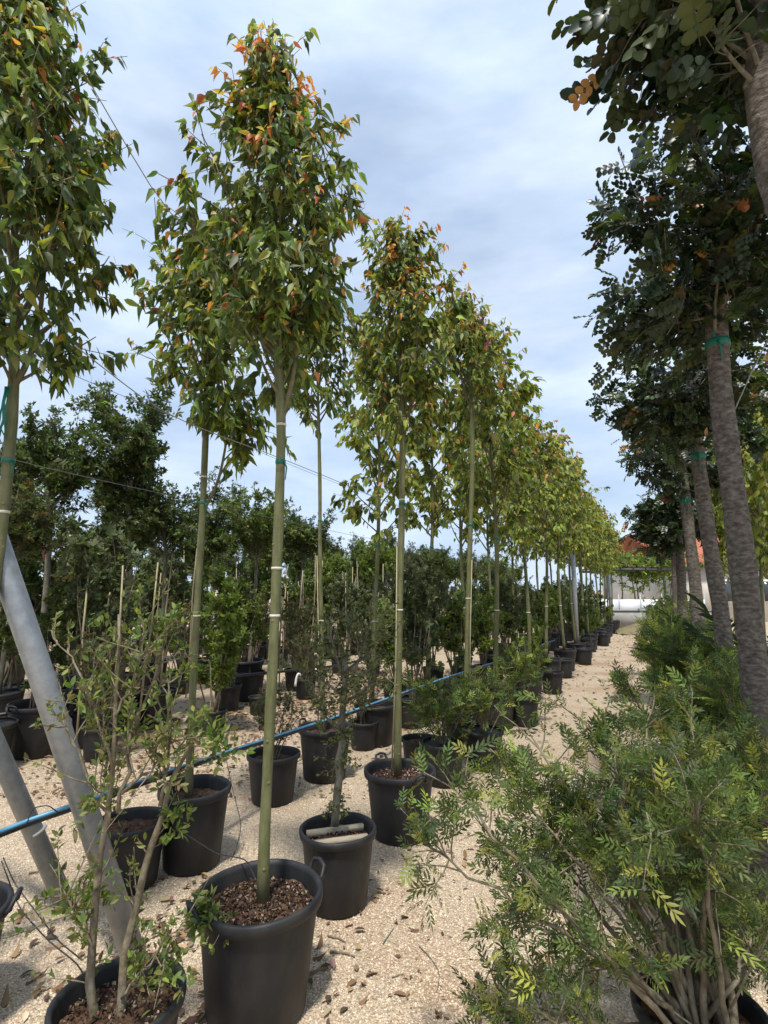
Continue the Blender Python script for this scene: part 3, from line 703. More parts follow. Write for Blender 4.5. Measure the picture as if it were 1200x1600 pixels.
for i, u in enumerate(xs):
    for j, v in enumerate(xs): V.append((u * 1.6, v * .7, max(-.02, .5 * (1 - u * u) * (1 - v * v) + rg.normal(0, .04))))
for i in range(12):
    for j in range(12): F.append((i * 13 + j, (i + 1) * 13 + j, (i + 1) * 13 + j + 1, i * 13 + j + 1))
m.add(V, F); o = link('soil_heap', m.mesh('soil_heap', 'earth')); o.location = (p[0] + .6, p[1] + .5, 0); tag(o, 'low brown soil heap at the far end of the path', 'soil heap')

# ================================================================== FRONT ROWS: slender green-stemmed trees
ROW1 = [(2.2, 290), (2.8, 408), (4.9, 622), (7.6, 729), (10, 797), (12.5, 836), (15, 866), (18, 893), (21.4, 910), (30, 938), (41, 960), (60, 972)]
ROW1 = [(W(a_), float(ground(b_, 942.0 + 1776.0 / a_)[0])) for a_, b_ in ROW1]
def row1_x(Y): return float(np.interp(Y, [q[0] for q in ROW1], [q[1] for q in ROW1]))
def top_z(py, Y): return at(600, py, Y)[2]
R1 = np.random.default_rng(21)
# -- the nearest tree in the large handled pot
Y = W(2.80)
b1 = np.array([at(403, 1500, Y)[0], Y, 0.0])
make_pot('plant_pot', 'largest black plastic pot with two loop handles, holding the nearest slender tree', b1, .255, .46, R(38), 2, soil=.84)
pot1 = bpy.data.objects['plant_pot' if 'plant_pot' in bpy.data.objects else 'plant_pot']
pot1 = [o for o in C.objects if o.get('label', '').startswith('largest black plastic pot')][0]
soil_chips(pot1, .22, .39, 1300, R1)
P = px_path([(411, 1400), (412, 1330), (419, 1180), (428, 1000), (433, 880), (438, 740), (441, 640), (434, 560), (428, 460), (427, 330), (428, 180), (431, 45)], Y, b1)
fk = [px_path([(442, 650), (456, 610), (464, 560), (470, 480), (478, 380)], Y, b1) + np.array([[0, -.01 * i, 0] for i in range(5)]),
      px_path([(430, 560), (400, 520), (370, 470), (345, 400)], Y, b1) + np.array([[0, .03 * i, 0] for i in range(4)])]
zt = P[-1, 2]
slender_tree('slender_tree', 'slender olive-green stemmed tree with orange shoot tips growing in the largest handled pot', R1, b1, P, .0245, .0225, P[6, 2] + .02, zt, .42, 46, 9, 10, .083, fk, 300, warm=1.25, lush=.25, sides=16,
             asym=(-.02, 0), tie_z=at(437, 722, Y)[2], white_z=(at(425, 962, Y)[2], at(428, 888, Y)[2], at(440, 664, Y)[2]), bright=1.42)
# -- second tree of the front row
Y = W(4.9)
b2 = np.array([at(625, 1300, Y)[0], Y, 0.0])
p2 = make_pot('plant_pot', 'black handled pot with reddish bark mulch holding the second tree of the front row', b2, .244, .45, R(120), 2)
soil_chips(p2, .205, .385, 500, R1, ((.07, .03, .027), (.12, .055, .047), (.18, .1, .08), (.35, .29, .26)))
P = px_path([(621, 1205), (622, 1100), (624, 950), (628, 800), (629, 690), (627, 600), (624, 480), (622, 335)], Y, b2)
slender_tree('slender_tree', 'slender green tree with a pale cane on its stem, second in the front row', R1, b2, P, .028, .0235, P[4, 2] - .03, P[-1, 2], .50, 42, 9, 10, .088,
             [px_path([(630, 680), (642, 640), (650, 580), (652, 500)], Y, b2)], 300, warm=1.3, lush=.42, sides=14, asym=(.05, 0), tie_z=at(629, 787, Y)[2], white_z=(at(624, 953, Y)[2], at(629, 781, Y)[2]), stake=-.9, bright=1.42)
# -- third
Y = W(7.6)
b3 = np.array([at(728, 1180, Y)[0], Y, 0.0])
p3 = make_pot('plant_pot', 'black pot half hidden by shrub leaves, holding the third tree of the front row', b3, .235, .44, .3, 2)
P = px_path([(729, 1140), (730, 1000), (734, 860), (738, 740), (738, 650), (728, 540), (722, 470)], Y, b3)
slender_tree('slender_tree', 'slender green tree with a yellowish crown, third in the front row', R1, b3, P, .031, .025, P[4, 2] - .05, P[-1, 2], .54, 36, 8, 9, .105, None, 120, warm=1.2, lush=.55, tie_z=at(736, 820, Y)[2], white_z=(at(731, 935, Y)[2],), stake=.7, bright=1.4)
# -- second row: three trees that show their stems
Y = W(2.62)
b4 = np.array([at(-118, 1650, Y)[0], Y, 0.0])
make_pot('plant_pot', 'black pot of the tree beside the galvanised brace', b4, .235, .45, .3, 2)
P = px_path([(-112, 1450), (-70, 1250), (-36, 1060), (-6, 900), (8, 780), (16, 690), (22, 610), (24, 480), (22, 300), (20, 100), (20, -120)], Y, b4)
fk = [px_path([(24, 600), (50, 560), (66, 480), (72, 380), (78, 250)], Y, b4)]
slender_tree('slender_tree', 'slender tree with big drooping leaves and hanging green twine beside the galvanised brace', R1, b4, P, .027, .0235, P[6, 2] - .02, P[-1, 2], .50, 46, 9, 10, .092, fk, 300, warm=.7, lush=.22, sides=14,
             asym=(.0, 0), tie_z=at(11, 720, Y)[2], white_z=(at(8, 800, Y)[2],), bright=1.35)
tree4 = [o for o in C.objects if o.get('label', '').startswith('slender tree with big drooping')][0]
m = MB()
for k in range(7):
    c = at(8 + k * 1.2, 604, Y - .04) - b4
    m.tube([c + [0, 0, 0], c + [R1.normal(0, .008), -.01, -.07], c + [R1.normal(0, .02), -.012, -.16], c + [R1.normal(0, .022), -.01, -.22 - .04 * R1.random()]], .0028, 5)
link('twine', m.mesh('twine', 'tape_green'), tree4)
Y = W(4.35)
b5 = np.array([at(300, 1340, Y)[0], Y, 0.0])
make_pot('plant_pot', 'tilted black pot with dusty side behind the twiggy shrub', b5, .215, .47, 1.2, 0)
P = px_path([(297, 1200), (300, 1100), (305, 1000), (312, 880), (318, 770), (322, 660), (330, 560), (330, 430)], Y, b5)
slender_tree('slender_tree', 'slender green tree with thin bare side shoots standing in the dusty tilted pot', R1, b5, P, .025, .021, P[5, 2] - .02, P[-1, 2] + .1, .56, 32, 8, 8, .102, [px_path([(322, 790), (342, 755), (352, 700), (362, 640)], Y, b5)], 150, warm=.5, lush=.35, tie_z=at(317, 785, Y)[2], white_z=(at(307, 962, Y)[2], at(320, 745, Y)[2]), bright=1.4)
Y = W(6.5)
b6 = np.array([at(507, 1210, Y)[0], Y, 0.0])
make_pot('plant_pot', 'black handled pot behind the blue pipe holding the tree with white stakes', b6, .24, .46, 2.6, 2)
P = px_path([(505, 1120), (503, 1000), (500, 880), (500, 760), (498, 660), (495, 560), (492, 440)], Y, b6)
slender_tree('slender_tree', 'slender thin-stemmed tree tied to a pale stake behind the blue pipe', R1, b6, P, .023, .017, P[4, 2] - .1, P[-1, 2], .54, 36, 8, 8, .104, None, 80, warm=.5, lush=.4, tie_z=at(500, 813, Y)[2], white_z=(at(502, 970, Y)[2],), stake=-.8, bright=1.4)

# -- the rest of both rows, copies of four stems
PROTO = []
for k, (H, rad) in enumerate([(4.9, .60), (5.05, .56), (4.8, .62), (5.15, .58)]):
    rgk = np.random.default_rng(60 + k)
    zz = np.linspace(.38, H, 7); P = np.stack([.05 * np.sin(zz * 1.1 + k), .04 * np.cos(zz * 1.3 + k), zz], 1)
    r, _ = slender_tree('slender_tree', 'x', rgk, (0, 0, 0), P, .031, .024, 2.2, H, rad, 34, 8, 8, .115, None, 0, 'ovate_far', warm=.45 + .12 * k, lush=.72, tie_z=2.15, white_z=(1.3,), sides=8, bright=1.35)
    PROTO.append(r)
FRONT_LAB = 'slender green-stemmed tree with yellow-green crown further along the front row of the path'
REAR_LAB = 'slender green-stemmed tree in the second row, behind the front row of the path'
used = [False] * 4
def put_slender(x, y, k, s, lab, gp):
    if not used[k]: o = PROTO[k]; used[k] = True
    else: o = copy_tree(PROTO[k])
    o.location = (x, y, 0); o.rotation_euler = (0, 0, random.random() * 6.28); o.scale = (s, s, s); o['label'] = lab; o['group'] = gp
def std_pot(x, y, lab, gp, r=.235, h=.44):
    make_pot('plant_pot', lab, (x, y, 0), r, h, random.random() * 6, 2, gp)
ORD = ['fourth', 'fifth', 'sixth', 'seventh', 'eighth', 'ninth', 'tenth', 'eleventh', 'twelfth', 'thirteenth', 'fourteenth', 'fifteenth', 'sixteenth', 'seventeenth']
i = 0
for Y in (7.2, 8.9, 10.5, 12.0, 13.4, 14.8, 16.1, 17.3, 18.4, 19.5, 20.6, 21.7, 22.8):
    put_slender(row1_x(Y), Y, i % 4, R1.uniform(1.04, 1.12) * (1 if Y < 16 else .9), 'slender yellow-green tree, %s in the front row counted from the largest pot' % ORD[i], 'slender trees along the path'); i += 1
    std_pot(row1_x(Y), Y, 'black pot of the %s slender tree along the front row' % ORD[i - 1], 'black pots along the path edge')
    if Y > 8.5:
        dy_ = random.uniform(.5, 1.1)
        std_pot(row1_x(Y + dy_) + random.uniform(-.1, .3), Y + dy_, 'smaller black pot between the tree pots further along the path', 'smaller black pots along the path edge', .18, .36)
        if random.random() < .5: far_bush(row1_x(Y + dy_) - .05, Y + dy_, random.choice([0, 1, 3, 2]), random.uniform(.55, .95), .3)
i0 = i
for Y in (6.45, 7.95, 9.4, 10.8, 12.2, 13.6, 15.0, 16.4, 17.8, 19.2, 20.6, 22):
    x = row1_x(Y) - 1.15 - (.0 if Y > 9 else .0)
    put_slender(x, Y, i % 4, R1.uniform(1.0, 1.1), 'slender green-stemmed tree, %s in the second row behind the blue pipe' % ORD[i - i0], 'slender trees of the second row'); i += 1
    std_pot(x, Y, 'black pot of the %s slender tree in the second row' % ORD[i - i0 - 1], 'black pots of the second row')
    far_bush(x + .45, Y + .75, random.choice([0, 1, 1, 2]), random.uniform(.95, 1.25), .34); far_pot(x + .45, Y + .75, 1)
    if Y > 7: far_bush(x - .5, Y + .5, random.choice([0, 1, 2, 1]), random.uniform(.9, 1.2), .34); far_pot(x - .5, Y + .5, 1)

# ================================================================== shrubs near the viewer
def near_shrub(name, label, loc, rng, H, rad, kind, n, lsize, colfn, nst, thick, leafn, mat='leaf', z0=.3, sparse=.3, twn=7, bark='shrub_bark', up=.3, group=None):
    st, L, k, mt = bush(rng, H, rad, None, kind, n, lsize, nst, bark, z0, mat, sparse, thick, colfn, twn, up)
    r = thing(name, label, 'shrub', loc, 0, group); link('stems', st, r)
    if leafn: L = leaf_objects(r, L, kind, mt, rng, leafn)
    f = link('foliage', bake_leaves('foliage', L, kind, mt, rng), r); f['kind'] = 'stuff'; return r
def lent_cols(rng, k=1.12):
    def f(p, t, N):
        u = rng.random(N); c = np.where((u < .5)[:, None], np.array((.06, .085, .03)), np.array((.115, .155, .04)))
        c = np.where(((u > .74) & (t > .6))[:, None], np.array((.26, .28, .06)), c); c = np.where((u > .996)[:, None], np.array((.30, .20, .06)), c)
        return jitter(c * k, rng, N, .25, .07)
    return f
RL = np.random.default_rng(8)
Yl = W(2.15)
pl = at(1095, 1600, Yl)
LP = (pl[0], Yl, 0)
def spread_shrub():
    base = np.array(LP); root = thing('mastic_shrub', 'wide spreading shrub with narrow paired leaflets and many bare grey stems beside the path', 'shrub', base)
    bb = MB(); tw = []
    T = [(700, 1225), (765, 1170), (690, 1330), (830, 1150), (880, 1230), (905, 1120), (960, 1180), (1010, 1130), (1060, 1165), (1095, 1240), (790, 1420), (850, 1310), (930, 1320), (735, 1570), (830, 1570), (1180, 1440), (1080, 1130), (760, 1300), (1010, 1270), (900, 1430), (1060, 1330), (1175, 1460), (980, 1230), (810, 1240), (1120, 1370)]
    for i, (x, y) in enumerate(T):
        o = base + [RL.normal(0, .04), RL.normal(0, .04), .28]; e = at(x, y, Yl + RL.uniform(-.25, .45)); mid = o * .5 + e * .5 + np.array([RL.normal(.02, .05), RL.normal(0, .05), RL.normal(.02, .04) + (-.06 if y > 1500 else 0)])
        P = curve_through([o, o * .75 + e * .25 + (mid - (o + e) / 2) * .8, mid, e * .75 + o * .25 + (mid - (o + e) / 2) * .8, e], 12) - base; P[1:-1] += RL.normal(0, .008, (10, 3))
        bb.tube(P, np.linspace(RL.uniform(.009, .016), .003, 12), 7, lump=.15, rng=RL)
        for _ in range(15):
            t = 1 - .48 * RL.random() ** 1.2; s_, tg = on_path(P, min(t, .999)); Q = curve(s_, tg * .5 + RL.normal(0, .6, 3) + [0, 0, .12], RL.uniform(.07, .24), RL, .1, .14, 4); bb.tube(Q, np.linspace(.0032, .0012, 5), 4, cap=False); tw.append(Q)
    for _ in range(12):                          # dead bare whips
        P = curve((RL.normal(0, .05), RL.normal(0, .05), .3), (RL.normal(-.5, .7), RL.normal(0, .5), 1), RL.uniform(.5, .9), RL, .0, .06, 7); bb.tube(P, np.linspace(.005, .0015, 8), 5, cap=False)
    link('stems', bb.mesh('stems', 'shrub_bark'), root)
    L = leaves_on(tw, RL, 8.2, .074, -.15, .1, lent_cols(RL), .2, .01); L = leaf_objects(root, L, 'lentisk', 'leaf', RL, 300)
    f = link('foliage', bake_leaves('foliage', L, 'lentisk', 'leaf', RL), root); f['kind'] = 'stuff'
spread_shrub()
make_pot('plant_pot', 'black pot half buried under the spreading leafy shrub beside the path', LP, .20, .36, .4, 0)
for k, (px, Yk, H, rad, n, lab) in enumerate([
        (1065, 3.05, 1.12, .36, 1700, 'leafy shrub with narrow leaflets between the spreading shrub and the thickest trunk'),
        (1095, 4.3, 1.35, .50, 2500, 'bright leafy shrub with narrow leaflets beside the second rough trunk'),
        (1068, 6.2, 1.40, .55, 2500, 'dense leafy shrub with narrow leaflets beside the third rough trunk'),
        (1064, 9.0, 1.45, .6, 2300, 'dense leafy shrub beside the slim fourth rough trunk'),
        (1058, 13.0, 1.4, .65, 2000, 'broad leafy shrub along the right edge of the path toward the far wall')]):
    Yk = W(Yk); q = at(px, 1000, Yk)
    near_shrub('mastic_shrub', lab, (q[0], Yk, 0), np.random.default_rng(30 + k), H, rad, 'lentisk', n, .08 if k < 2 else .10, lent_cols(np.random.default_rng(40 + k), 1.4), 14, .011, 200 if k == 0 else 0, z0=.25, twn=8, sparse=.3)
    far_pot(q[0], Yk, 1)
for k, (px, Yk) in enumerate([(1062, 18), (1050, 24), (1040, 30)]):
    Yk = W(Yk); q = at(px, 1000, Yk); far_bush(q[0], Yk, k, .95, .2, ('green shrub far along the right edge of the path', 'shrubs far along the right edge')); far_pot(q[0], Yk, 1)
# low leafy plants around the third pot
for px, Yk, H, rad, lab in [(690, 6.3, .85, .40, 'low bright leafy plant beside the second front tree'), (752, 6.9, .95, .36, 'low bright leafy plant in front of the third front tree'), (815, 9.3, 1.05, .34, 'low leafy plant in front of the fourth front tree')]:
    Yk = W(Yk); q = at(px, 1000, Yk); near_shrub('mastic_shrub', lab, (q[0], Yk, 0), np.random.default_rng(int(px)), H, rad, 'lentisk', 520, .10, lent_cols(np.random.default_rng(int(px) + 1)), 10, .008, 0, z0=.3)
    far_pot(q[0], Yk, 1)

# twiggy shrub at lower left
RS = np.random.default_rng(17)
def left_shrub():
    Ys = W(2.12); base = np.array([at(165, 1600, Ys)[0], Ys, 0.0])
    root = thing('twiggy_shrub', 'sparse twiggy shrub with thick pruned stems and small leaves in front of the galvanised brace', 'shrub', base)
    def pp(pts, dy=0.0): return np.array([at(x, y, Ys + dy * i) - base for i, (x, y) in enumerate(pts)])
    mains = [(pp([(150, 1690), (145, 1540), (148, 1420), (165, 1310), (175, 1200), (182, 1080), (186, 960)], .01), .017), (pp([(178, 1690), (185, 1560), (205, 1440), (230, 1340), (250, 1260), (290, 1170), (320, 1110)], .015), .018),
             (pp([(185, 1270), (200, 1190), (215, 1110), (250, 1040), (262, 985)], .02), .008), (pp([(170, 1290), (150, 1230), (110, 1150), (100, 1130)], -.01), .006), (pp([(250, 1260), (262, 1200), (268, 1130), (262, 1060)], .02), .007),
             (pp([(190, 1240), (230, 1205), (262, 1180), (300, 1160)], .01), .006), (pp([(146, 1480), (120, 1440), (95, 1400)], .0), .005), (pp([(176, 1200), (150, 1110), (110, 1030), (80, 985)], .01), .006), (pp([(180, 1120), (215, 1050), (230, 970)], .01), .005), (pp([(190, 1560), (240, 1500), (268, 1470)], -.01), .005)]
    bb = MB(); tw = []
    for Pm, r_ in mains:
        Pm = curve_through(Pm, 12); Pm[1:-1] += RS.normal(0, .006, (10, 3)); bb.tube(Pm, np.linspace(r_, r_ * .28, 12), 8, lump=.2, rng=RS)
        for _ in range(17):
            s, tg = on_path(Pm, RS.uniform(.15, 1) * .999); Q = curve(s, tg * .5 + RS.normal(0, .6, 3) + [0, 0, .3], RS.uniform(.08, .24), RS, .2, .12, 4); bb.tube(Q, np.linspace(.003, .001, 5), 4, cap=False); tw.append(Q)
    link('stems', bb.mesh('stems', 'shrub_bark'), root)
    def cf(p, t, N):
        u = RS.random(N); c = np.where((u < .5)[:, None], np.array((.10, .14, .035)), np.array((.17, .21, .05))); c = np.where((u < .2)[:, None], np.array((.16, .13, .06)), c); return jitter(c, RS, N, .25, .08)
    L1 = leaves_on(tw, RS, 10, .031, -.2, .1, cf, .25, .006)
    # leafy clumps that read in the picture
    Ls = [L1]
    for (x, y, r_, n_) in [(190, 1140, .05, 60), (155, 1260, .035, 45), (160, 1395, .045, 70), (262, 1500, .05, 60), (320, 1160, .06, 80), (350, 1180, .045, 50), (268, 1290, .04, 45), (210, 980, .08, 80), (150, 1090, .05, 40), (120, 1420, .03, 30)]:
        c = at(x, y, Ys + RS.uniform(-.05, .12)) - base; Q = [curve(c + RS.normal(0, r_ * .5, 3), RS.normal(0, 1, 3) + [0, 0, .6], r_ * 1.6, RS, .2, .1, 3) for _ in range(8)]
        Ls.append(leaves_on(Q, RS, n_ / 8, .034, -.3, .1, lambda p, t, N: jitter(np.array([(.13, .18, .04), (.20, .25, .05), (.09, .13, .035)])[RS.integers(0, 3, N)], RS, N, .2, .07), .1, .006))
    L = cat(*Ls); L = leaf_objects(root, L, 'small', 'leaf', RS, 300)
    f = link('foliage', bake_leaves('foliage', L, 'small', 'leaf', RS), root); f['kind'] = 'stuff'
    pt = make_pot('plant_pot', 'black pot at the foot of the sparse twiggy shrub', (base[0] + .03, Ys + .02, 0), .20, .40, .7, 0); soil_chips(pt, .17, .34, 350, RS)
left_shrub()

# pruned twiggy shrub in the pot with wooden battens
Ys = W(3.78); bs = np.array([at(527, 1400, Ys)[0], Ys, 0.0])
pw = make_pot('plant_pot', 'medium black pot with two wooden battens laid across it', bs, .206, .40, .5, 0, soil=.82); soil_chips(pw, .175, .33, 420, RS)
for k, (x0, y0, x1, y1) in enumerate([(497, 1318, 578, 1288), (476, 1300, 562, 1270)]):
    q = MB(); q.box((0, 0, 0), ((.31, .33)[k], .028, .034)); o = link('wooden_batten', q.mesh('wooden_batten', 'board', False)); o.location = bs + np.array([(.02, -.085, .360), (-.02, .02, .358)][k]); o.rotation_euler[2] = R(17)
    if k: o.location[1] += .03
    tag(o, ['weathered wooden batten in front of the stem in the medium pot', 'weathered wooden batten behind the stem in the medium pot'][k], 'wooden batten')
def pruned():
    root = thing('pruned_shrub', 'pruned single-stem shrub with mossy twigs growing in the pot with battens', 'shrub', bs)
    st = curve_through(np.array([at(x, y, Ys) - bs for x, y in [(523, 1290), (530, 1220), (533, 1150), (537, 1080), (540, 1020)]]), 12); st[1:-1] += RS.normal(0, .006, (10, 3))
    bb = MB(); bb.tube(st, np.linspace(.024, .016, 12), 8, lump=.25, rng=RS); tw = []
    for pts in [[(537, 1080), (560, 1040), (575, 990), (580, 960)], [(536, 1060), (520, 1010), (512, 970)], [(540, 1030), (548, 985), (540, 950)], [(533, 1085), (500, 1060), (478, 1050)], [(537, 1100), (570, 1075), (600, 1060)], [(533, 1140), (505, 1120), (485, 1070)], [(538, 1050), (590, 1010), (606, 975)]]:
        Q = curve_through(np.array([at(x, y, Ys + RS.uniform(-.1, .1) * i) - bs for i, (x, y) in enumerate(pts)]), 8); bb.tube(Q, np.linspace(.009, .003, 8), 5, lump=.2, rng=RS)
        for _ in range(16):
            s, tg = on_path(Q, RS.uniform(.15, .99)); q = curve(s, tg * .5 + RS.normal(0, .7, 3) + [0, 0, .2], RS.uniform(.06, .24), RS, .1, .2, 4); bb.tube(q, np.linspace(.003, .001, 5), 3, cap=False); tw.append(q)
    for _ in range(38):
        s, tg = on_path(st, RS.uniform(.08, .95)); q = curve(s, RS.normal(0, 1, 3) + [0, 0, -.1], RS.uniform(.05, .17), RS, -.1, .2, 4); bb.tube(q, np.linspace(.003, .001, 5), 3, cap=False); tw.append(q)
    link('stems', bb.mesh('stems', 'grey_bark'), root)
    cf = lambda p, t, N: jitter(np.array([(.10, .12, .05), (.14, .14, .065), (.07, .09, .035), (.18, .19, .06)])[RS.integers(0, 4, N)], RS, N, .25, .08)
    L = leaves_on(tw, RS, 17, .030, -.1, 0, cf, .1, .014)
    f = link('foliage', bake_leaves('foliage', L, 'small', 'leaf', RS), root); f['kind'] = 'stuff'
pruned()

# leafy weed hanging over the rim of the large pot
wr = thing('pot_weed', 'light green weed spilling over the rim of the largest pot', 'plant', at(338, 1418, 2.37))
tw = []; bb = MB()
for k in range(18):
    q = curve((RS.normal(0, .02), RS.normal(0, .02), -.02), (RS.normal(-.25, .5), RS.normal(-.45, .4), RS.uniform(.1, 1.1)), RS.uniform(.07, .15), RS, -1.3, .1, 5); tw.append(q); bb.tube(q, np.linspace(.002, .001, 6), 4, cap=False)
link('stems', bb.mesh('stems', 'shrub_bark'), wr)
L = leaves_on(tw, RS, 14, .036, .1, 0, lambda p, t, N: jitter(np.array([(.17, .22, .05), (.24, .28, .07), (.12, .17, .04)])[RS.integers(0, 3, N)], RS, N, .2, .06), .2, .006)
L = leaf_objects(wr, L, 'small', 'leaf', RS, 140)
if len(L['p']): f = link('foliage', bake_leaves('foliage', L, 'small', 'leaf', RS), wr); f['kind'] = 'stuff'

# more pots of the second row and of the aisle, where the photo shows them
def small_potted(px, pyb, wpx, label, kb=None, bl=None, s=1, handles=0):
    q = ground(px, pyb); r = wpx / 2 * q[1] / FPX / 1.05; q[1] += r * .7
    make_pot('plant_pot', label, (q[0], q[1], 0), round(r, 2), round(r * 1.85, 2), random.random() * 6, handles)
    if kb is not None: far_bush(q[0], q[1], kb, s, r * 1.5, (bl, None))
small_potted(420, 1262, 80, 'black pot behind the nearest tree stem, below the blue pipe', 4, 'half-dry twiggy shrub behind the nearest tree stem', .55)
small_potted(182, 1402, 104, 'black pot between the galvanised brace and the twiggy shrub')
small_potted(567, 1174, 46, 'black pot just right of the tree tied to a pale stake', 4, 'small half-dry shrub beside the tree tied to a pale stake', .6)
small_potted(657, 1212, 56, 'low black pot just behind the second front tree')
small_potted(328, 1150, 40, 'black pot holding the lush green shrub at the near side of the aisle', 2, 'lush bright green leafy shrub at the near side of the aisle', 1.15)
small_potted(145, 1192, 56, 'black pot behind the twiggy shrub at the edge of the aisle', 4, 'bare-branched brown shrub at the edge of the aisle', .95)
small_potted(35, 1188, 86, 'wide black pot beside the galvanised brace across the aisle', 3, 'dark shrub in the wide pot across the aisle beside the galvanised brace', .9, 2)
small_potted(372, 1094, 64, 'wide black pot across the aisle behind the lush green shrub', 3, 'dark dense shrub in the wide pot across the aisle', 1.1, 2)
small_potted(400, 1118, 30, 'narrow black pot standing beside the wide pot across the aisle')
small_potted(475, 1094, 34, 'black pot with pale label tags across the aisle', 4, 'small brown shrub with pale tags across the aisle', .7)
small_potted(583, 1058, 24, 'small black pot on the far side of the aisle', 1, 'grey-green shrub on the far side of the aisle in a small pot', .9)

for (px, py, dx, lab) in [(486, 1048, .10, 'pale plastic tag hanging on the small brown shrub across the aisle'), (470, 1056, -.06, 'long pale plastic strip hanging on the small brown shrub across the aisle')]:
    q = atW(px, py, 10.6); P_ = curve_through([q, q + [dx * .5, -.02, .05], q + [dx, -.03, -.02], q + [dx * 1.2, -.03, -.14]], 10); m = MB(); m.tube(P_, np.linspace(.012, .02, 10), 6); o = link('plastic_tag', m.mesh('plastic_tag', 'white_paint')); tag(o, lab, 'tag')
# the vase-shaped tree and the red-taped tree across the aisle
q = ground(190, 1120); far_tree(atW(190, 1000, 8.9)[0], W(8.9), 3, 1.0, lab=('dark vase-shaped clipped tree standing alone against the sky across the aisle', None)); far_pot(atW(190, 1000, 8.9)[0], W(8.9), 0)
far_tree(atW(62, 1000, 8.2)[0], W(8.2), 0, .95, lab=('dark round-headed tree with red tape on its stem across the aisle', None)); far_pot(atW(62, 1000, 8.2)[0], W(8.2), 0)
rt = [o for o in C.objects if o.get('label', '').startswith('dark round-headed tree with red tape')][0]
m = MB(); m.tube([(0, 0, 1.78), (0, 0, 1.84), (0, 0, 1.92), (0, 0, 1.98)], [.045, .052, .052, .045], 10); link('tape', m.mesh('tape', 'tape_red'), rt)

# ================================================================== rough-barked round-leaved trees at the right
def carob_cols(rng):
    def f(p, t, N):
        u = rng.random(N); c = np.where((u < .6)[:, None], np.array((.032, .05, .022)), np.array((.052, .08, .028)))
        c = np.where((u > .90)[:, None], np.array((.10, .13, .034)), c)
        c = np.where(((u > .968) & (t > .75))[:, None], np.array((.42, .20, .04)), c); c = np.where(((u > .9965) & (t > .7))[:, None], np.array((.25, .06, .05)), c)
        return jitter(c, rng, N, .22, .06)
    return f
def carob(label, Y, pts, radii, crown, rad3, rng, nlimb, ntw, per, lsize, leafn, kind='carob', tie=None, sides=14):
    Y = W(Y); x0, y0 = pts[0]; base = np.array([at(x0, y0, Y)[0], Y, 0.0])
    root = thing('round_leaf_tree', label, 'tree', base)
    P = px_path(pts, Y, base); P[0, 2] = 0.0; TP = curve_through(P, 22); k = len(TP)
    rr = np.interp(np.linspace(0, 1, k), np.linspace(0, 1, len(radii)), radii) * (1 + .05 * np.sin(np.arange(k) * 1.7)); rr[0] *= 1.25; rr[1] *= 1.1
    m = MB(); m.tube(TP, rr, sides, lump=.07, rng=rng)
    for _ in range(9):                                   # pruning knots
        t = rng.uniform(.25, .95); q, tg = on_path(TP, t); r_ = float(np.interp(t, np.linspace(0, 1, k), rr)); a = rng.uniform(0, 6.28)
        dv = np.array([math.cos(a), math.sin(a), .15]); m.tube([q + dv * r_ * .75, q + dv * r_ * 1.02, q + dv * r_ * 1.10], [r_ * .38, r_ * .28, r_ * .12], 8)
    link('trunk', m.mesh('trunk', 'carob_bark'), root)
    cc_ = at(crown[0], crown[1], Y + crown[2]) - base; bb = MB(); tw = []
    for i in range(nlimb):
        s, tg = on_path(TP, rng.uniform(.72, .995)); u = nrm(rng.normal(0, 1, 3)); tgt = cc_ + u * np.array(rad3) * rng.uniform(.6, 1.0)
        d = tgt - s; Lb = np.linalg.norm(d); Q = curve(s, d, Lb, rng, .0, .07, 7); bb.tube(Q, np.linspace(rr[-1] * .45 if i < 6 else rr[-1] * .22, .003, 8), 6, cap=False)
        for _ in range(ntw):
            s2, t2 = on_path(Q, rng.uniform(.3, .999)); Wt = curve(s2, t2 * .6 + rng.normal(0, .65, 3), rng.uniform(.10, .30), rng, -.15, .12, 4); bb.tube(Wt, np.linspace(.003, .0013, 5), 4, cap=False); tw.append(Wt)
        tw.append(Q[4:])
    link('branches', bb.mesh('branches', 'grey_bark'), root)
    L = leaves_on(tw, rng, per, lsize, .25, .3, carob_cols(rng), .15, .012, axis=(cc_[0], cc_[1]))
    mat = 'leaf_glossy'
    if leafn: L = leaf_objects(root, L, kind, mat, rng, leafn)
    f = link('foliage', bake_leaves('foliage', L, kind, mat, rng), root); f['kind'] = 'stuff'
    if tie:
        t = tie; q, tg = on_path(TP, t); r_ = float(np.interp(t, np.linspace(0, 1, k), rr)); mm = MB()
        mm.tube([q - [0, 0, .022], q - [0, 0, .012], q + [0, 0, .012], q + [0, 0, .022]], [r_ * 1.03, r_ * 1.09, r_ * 1.09, r_ * 1.03], 18)
        mm.tube([q + [-r_ * .6, -r_ * .95, 0], q + [-r_ * .45, -r_ * 1.15, -.05], q + [-r_ * .4, -r_ * 1.1, -.13]], [.008, .006, .003], 5)
        mm.tube([q + [-r_ * .8, -r_ * .8, .02], q + [-r_ * .95, -r_ * .95, .06], q + [-r_ * .75, -r_ * .9, .02]], [.006, .006, .006], 5)
        link('tie_tape', mm.mesh('tie_tape', 'tape_green'), root)
    return root
RC = np.random.default_rng(77)
carob('rough-barked tree with the thickest trunk, its green tie tape knotted below the dark crown', 3.4, [(1205, 1465), (1197, 1250), (1185, 1100), (1168, 950), (1150, 800), (1136, 700), (1124, 600), (1119, 500), (1117, 400), (1116, 330)], [.074, .070, .063, .060, .057, .050],
      (1100, 375, .05), (.88, .75, .70), RC, 46, 9, 3.5, .135, 300, tie=.735, sides=20)
